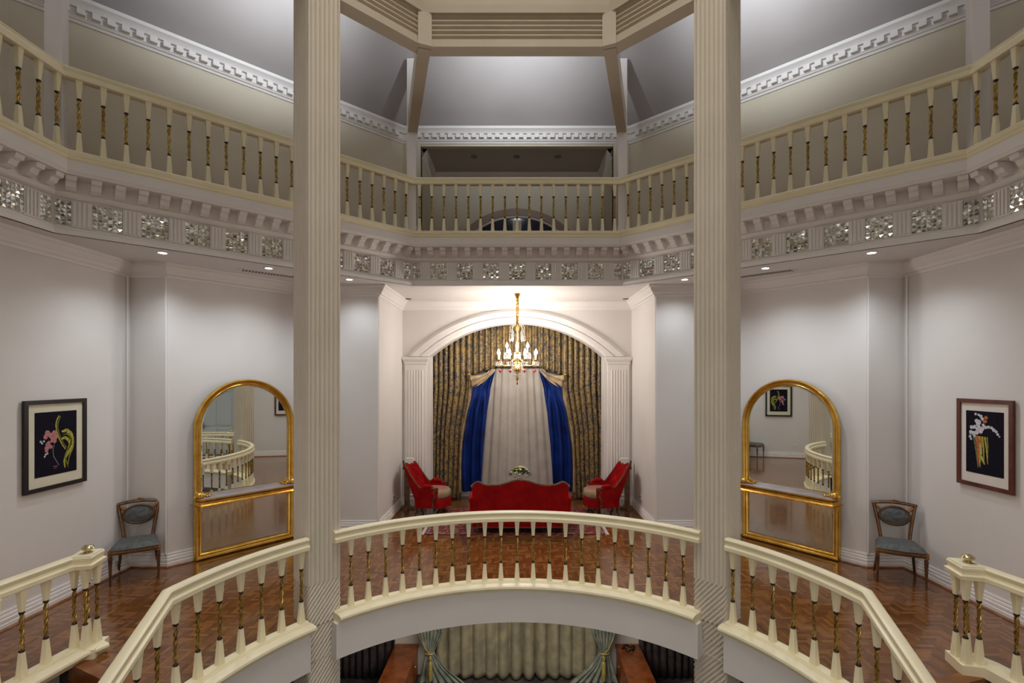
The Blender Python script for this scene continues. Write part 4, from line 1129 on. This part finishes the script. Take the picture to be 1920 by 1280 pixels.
for sg, s_ in ((-1,'left'),(1,'right')):
    root = empty('damask_curtain', (0,YD,0), 0, 'gold damask curtain with navy satin lining on the %s of the alcove window' % s_, 'curtain')
    T = (lambda r: r) if sg < 0 else (lambda r: (r[0], -r[2], -r[1]))
    # body: full height outer part
    full = [T((3.95,-1.93,X(884,YD))),T((Z(729,YD),-1.93,X(884,YD))),T((Z(806,YD),-1.93,X(870,YD))),T((.02,-1.93,X(864,YD)))]
    o = drape('curtain_panel', full, .0, .075, 8.5, 'damask', root, 60, phase=sg*.8)
    # upper part meeting in the middle
    up = [T((3.95,X(882,YD),.0)),T((Z(696,YD),X(882,YD),.0))]
    mu = MB()
    def fu(u, v, sg=sg):
        xa, xb = X(882,YD), .0; x = xa+(xb-xa)*u; zb = Z(705,YD)+ (Z(688,YD)-Z(705,YD))*min(1,u*1.9)
        z = 3.95+(zb-3.95)*v; return (x if sg < 0 else -x, .02+.045*sin(2*pi*8*u), z)
    mu.grid(fu, 80, 16); o = mu.build('upper_panel','damask',root,smooth=True,angle=180); md = o.modifiers.new('thickness','SOLIDIFY'); md.thickness=.006
    # turned back satin triangle
    mt_ = MB(); Yt = YD-.12
    pts = [(880,703),(926,691),(929,694),(886,728)]
    A_,B_,C_,D_ = [(X(px,Yt), Z(py,Yt)) for px,py in pts]
    def ft(u, v, sg=sg):
        ax = A_[0]+(B_[0]-A_[0])*u; az = A_[1]+(B_[1]-A_[1])*u-.06*sin(pi*u); cx_ = D_[0]+(C_[0]-D_[0])*u; cz_ = D_[1]+(C_[1]-D_[1])*u-.05*sin(pi*u)
        x = ax+(cx_-ax)*v; z = az+(cz_-az)*v; return ((x if sg < 0 else -x), -.13+.025*sin(v*14+u*5)*(1-u*.5), z)
    mt_.grid(ft, 24, 16); o = mt_.build('turned_facing','tan',root,smooth=True,angle=180); md = o.modifiers.new('thickness','SOLIDIFY'); md.thickness=.006
    # tan edge strip running down the leading edge
    ed = [(703,879,883),(728,880,890),(760,876,884),(806,866,871),(850,862,868),(924,861,866)]
    tb = [T((Z(a,YD),X(b,YD),X(c,YD))) for a,b,c in ed]; drape('edge_facing', tb, -.075, .012, 1.5, 'tan', root, 30)
    # navy lining
    ln = [(693,926,929),(700,915,927),(712,902,924),(727,886,920),(745,885,917),(770,878,913),(800,874,910),(830,868,907),(880,864,904),(921,866,902)]
    Yl = YD-.10
    ln2 = [T((Z(a,Yl),X(b,Yl),X(c,Yl))) for a,b,c in ln]
    tabn = ln2
    mn = MB()
    def fn_(u, v, sg=sg, tabn=tabn):
        z = tabn[0][0]+(tabn[-1][0]-tabn[0][0])*v; xl, xr = interp(tabn, z); uu = u if sg < 0 else 1-u
        x = xl+(xr-xl)*u; k = min(1, v*2.5)
        swag = sin(26*v-9*(uu-.4)**2*4+3*uu)*.028*max(0,1-v*1.9)
        fold = .05*sin(2*pi*(2.4*uu+.15*sin(5*v)))*k
        return (x, -.10+swag-fold*.9, z)
    mn.grid(fn_, 48, 90); o = mn.build('navy_lining','blue',root,smooth=True,angle=180); md = o.modifiers.new('thickness','SOLIDIFY'); md.thickness=.006
    # holdback knob
    mk = MB(); mk.ball((sg*-X(880,YD),-.12,Z(702,YD)),.03,10); mk.build('holdback','gold',root,smooth=True)
sheer = drape('sheer_curtain', [(Z(685,10.8),X(915,10.8),X(1022,10.8)),(.03,X(893,10.8),X(1044,10.8))], 10.80, .03, 9, 'sheer', None, 40, phase=.3)
tag(sheer, 'white sheer curtain hanging straight in the middle of the alcove window', 'curtain')

# ================================================================== CHANDELIER
def chandelier():
    cx_, cy_ = .005, 9.28
    root = empty('chandelier', (cx_,cy_,MC), 0, 'lit gilt and crystal chandelier with ruby drops hanging in the alcove', 'chandelier')
    m = MB(); m.lathe([(.015,-.10),(.03,-.09),(.035,-.06),(.055,-.03),(.06,0)], n=20); m.build('ceiling_rose','gold',root,smooth=True)
    m = MB()
    for k in range(16):
        z = -.10-k*.031; a_ = (k%2)*pi/2
        m.tube([(.013*cos(t)*cos(a_), .013*cos(t)*sin(a_), z-.019+.021*sin(t)) for t in [2*pi*j/10 for j in range(10)]], .0045, 5, closed=True)
    m.tube([(.006*cos(k*1.6),.006*sin(k*1.6),-.08-k*.0135) for k in range(38)], [.022+.005*(k%2) for k in range(38)], 8)
    m.build('chain','gold',root,smooth=True)
    m = MB(); m.lathe([(.004,-1.62),(.02,-1.60),(.03,-1.56),(.012,-1.52),(.02,-1.49),(.062,-1.44),(.07,-1.38),(.045,-1.34),(.018,-1.31),(.02,-1.22),(.035,-1.16),(.016,-1.08),(.02,-.96),(.034,-.90),(.016,-.84),(.018,-.72),(.05,-.66),(.07,-.60),(.03,-.58)], n=20)
    m.build('stem','gold',root,smooth=True)
    # top crown scrolls of crystal
    for k in range(8):
        a_ = 2*pi*k/8
        pth = [(.06,-.60),(.10,-.585),(.13,-.62),(.12,-.68),(.09,-.74),(.10,-.82),(.13,-.88)]
        m = MB(); m.tube([(r*cos(a_),r*sin(a_),z) for r,z in pth], .008, 6)
        for j in range(7): m.ball(((.13+.003*j)*cos(a_+.1),(.13+.003*j)*sin(a_+.1),-.66-.033*j), .009, 6)
        m.build('crystal_scroll','crystal',root,smooth=True)
    arms = [(k, 2*pi*(k+.5)/8, .37, -1.30, -1.25) for k in range(8)] + [(k, 2*pi*k/4, .19, -1.20, -1.12) for k in range(4)]
    for k, a_, R, z0, z1 in arms:
        pth = [(.03,z0+.03),(R*.35,z0-.035),(R*.7,z0-.04),(R*.95,z0-.01),(R,z1)]
        m = MB(); m.tube([(r*cos(a_),r*sin(a_),z) for r,z in pth], .008, 6)
        c = (R*cos(a_),R*sin(a_),z1)
        m.lathe([(.012,-.015),(.045,.0),(.05,.012),(.018,.01),(.014,.03)], c, 12)
        arm = m.build('arm','gold',root,smooth=True)
        m = MB(); m.lathe([(.011,.03),(.011,.11)], c, 10); m.build('candle_sleeve','ornate',arm)
        m = MB(); m.lathe([(.010,.11),(.026,.135),(.024,.165),(.010,.20),(.001,.22)], c, 10); m.build('bulb','bulb',arm,smooth=True)
        m = MB()
        for j in range(10):
            b_ = 2*pi*j/10; p = (c[0]+.055*cos(b_), c[1]+.055*sin(b_))
            m.lathe([(.001,-.095),(.011,-.07),(.003,-.04),(.008,-.025),(.001,-.005)], (p[0],p[1],c[2]), 6)
        m.lathe([(.02,.0),(.055,.012),(.06,.022),(.02,.012)], c, 14)
        m.build('crystal_drops','crystal',arm)
        if R > .3:
            m = MB(); rc = (c[0]*.92, c[1]*.92, c[2]-.17)
            m.lathe([(.001,-.055),(.007,-.045),(.004,-.03),(.030,-.025),(.032,-.01),(.012,.010),(.003,.02),(.001,.03)], rc, 10); m.build('ruby_drop','ruby',arm,smooth=True)
    m = MB()
    for j in range(16):
        b_ = 2*pi*j/16; 
        for r_, z_ in ((.06,-1.44),(.10,-1.32)): m.lathe([(.001,-.09),(.009,-.07),(.003,-.03),(.007,-.02),(.001,0)], (r_*cos(b_),r_*sin(b_),z_), 6)
    m.build('crystal_fringe','crystal',root)
    m = MB(); m.lathe([(.001,-1.70),(.012,-1.68),(.014,-1.66),(.004,-1.63),(.001,-1.62)], n=10); m.build('finial_drop','ruby',root,smooth=True)
    for k in range(4):
        a_ = pi/4+k*pi/2; light('bulb_lamp','POINT',(.30*cos(a_),.30*sin(a_),-1.06),CHAND_POWER,(1.0,.93,.85),root,shadow_soft_size=.16)
chandelier()

# ================================================================== SOCKETS, DOOR
for sg, s_ in ((-1,'left'),(1,'right')):
    root = empty('wall_socket', (sg*2.33,9.4,.36), sg*pi/2 if sg<0 else -pi/2, 'white wall socket low on the %s alcove wall' % s_, 'socket')
    root.rotation_euler = (0,0,pi/2 if sg<0 else -pi/2)
    m = MB(); m.box((-.045,-.012,-.045),(.045,0,.045)); m.build('plate','ornate',root)
    m = MB(); m.T = Matrix.Rotation(pi/2,4,'X'); m.lathe([(.02,.012),(.022,.03),(.012,.045)], n=12); m.build('plug','vent',root)
o = MB().box((-.04,-.01,-.04),(.04,0,.04)).build('wall_switch','ornate'); o.location = (-5.3,5.25,.42); o.rotation_euler = (0,0,pi/2)
tag(o, 'small white socket plate on the left wall under the orchid picture', 'socket')
root = empty('door_1', (5.3,3.6,0), -pi/2); root['kind'] = 'structure'
m = MB(); m.box((-.48,-.03,0),(.48,0,2.15))
for a_, b_ in ((.15,.95),(1.05,2.0)):
    for x0,x1 in ((-.40,-.05),(.05,.40)): m.box((x0,-.045,a_),(x1,-.03,b_))
m.build('door_leaf','doorpaint',root)
m = MB(); m.box((-.60,-.05,0),(-.48,0,2.27)); m.box((.48,-.05,0),(.60,0,2.27)); m.box((-.60,-.05,2.15),(.60,0,2.27)); m.build('door_frame','doorpaint',root)
m = MB(); m.tube([(.42,-.04,1.05),(.42,-.09,1.05),(.34,-.09,1.05)],.012,8); m.box((.40,-.05,.95),(.44,-.03,1.15)); m.build('door_handle','brass',root)

# ================================================================== GROUND FLOOR ROOM seen under the mezzanine
YG = 10.12
g = drape('drawn_curtain', [(-.36,X(812,YG),X(1140,YG)),(-3.46,X(812,YG),X(1140,YG))], YG, .085, 14, 'drape_silver', None, 30, phase=.5)
tag(g, 'silver sage satin curtain drawn across the ground floor window', 'curtain')
for sg, s_ in ((-1,'left'),(1,'right')):
    root = empty('tied_curtain', (0,9.92,0), 0, 'grey green curtain tied back with gold cord at the %s on the ground floor' % s_, 'curtain')
    zt = Z(1222,9.92)
    tb = [(-.36,-2.0,-1.30),(zt+.35,-1.93,-1.48),(zt+.02,-1.80,-1.66),(zt-.3,-1.88,-1.42),(-3.47,-2.0,-1.0)]
    tb = tb if sg < 0 else [(a,-c,-b) for a,b,c in tb]
    drape('curtain_panel', tb, 0, .05, 7, 'drape_green', root, 50)
    m = MB(); m.tube([(sg*1.98,.02,zt+.42),(sg*1.80,-.08,zt+.10),(sg*1.70,-.09,zt)],.012,6); m.tube([(sg*(1.73+.09*cos(t)),-.02+.07*sin(t),zt) for t in [2*pi*k/12 for k in range(12)]],.014,6,closed=True)
    m.build('tieback_cord','cord',root,smooth=True)
    m = MB(); m.lathe([(.035,-.50),(.045,-.35),(.038,-.16),(.02,-.13),(.03,-.10),(.028,-.05),(.008,-.02)], (sg*1.70,-.10,zt), 12); m.build('tassel','cord',root,smooth=True)
    xs_ = (-3.75,-2.47) if sg < 0 else (2.47,3.75)
    d = drape('dark_curtain', [(-.36,*xs_),(-3.47,*xs_)], 10.15, .06, 9, 'drape_dark', None, 12, phase=sg)
    tag(d, 'dark brown curtain at the far %s of the ground floor window wall' % s_, 'curtain')
    root = empty('sideboard', (sg*2.23,9.35,-3.5), 0, 'polished reddish wooden sideboard at the %s on the ground floor' % s_, 'sideboard')
    m = MB(); m.box((-.24,-.95,.64),(.24,.85,.68)); m.build('top','orangewood',root)
    m = MB(); m.box((-.21,-.92,.06),(.21,.82,.64)); m.build('body','orangewood',root)
    for y in (-.62,-.05,.52):
        m = MB(); x0 = .21 if sg < 0 else -.225; m.box((x0,y-.26,.12),(x0+.015,y+.26,.60)); dr = m.build('door','orangewood',root)
        m = MB(); m.ball((x0+(.02 if sg<0 else -.005),y,.40),.016,8); m.build('knob','brass',dr)
    m = MB(); m.box((-.20,-.9,0),(.20,.8,.06)); m.build('plinth','wood',root)
root = empty('ring_ornament', (2.22,9.98,-2.82), 0, 'dark twisted metal ring ornament on the right sideboard', 'ornament')
m = MB(); m.tube([((.11+.02*sin(3*t))*cos(t),.09*sin(t),.03+.025*sin(4*t)) for t in [2*pi*k/24 for k in range(24)]],.016,6,closed=True); m.build('ring','collar',root,smooth=True)
side_chair((3.17,9.05,-3.5), radians(200), 'gilt chair with pale grey round back on the ground floor behind the right column', 'gold', 'gold', 'chairgrey' if 'chairgrey' in M else 'chairfab', h=1.0)
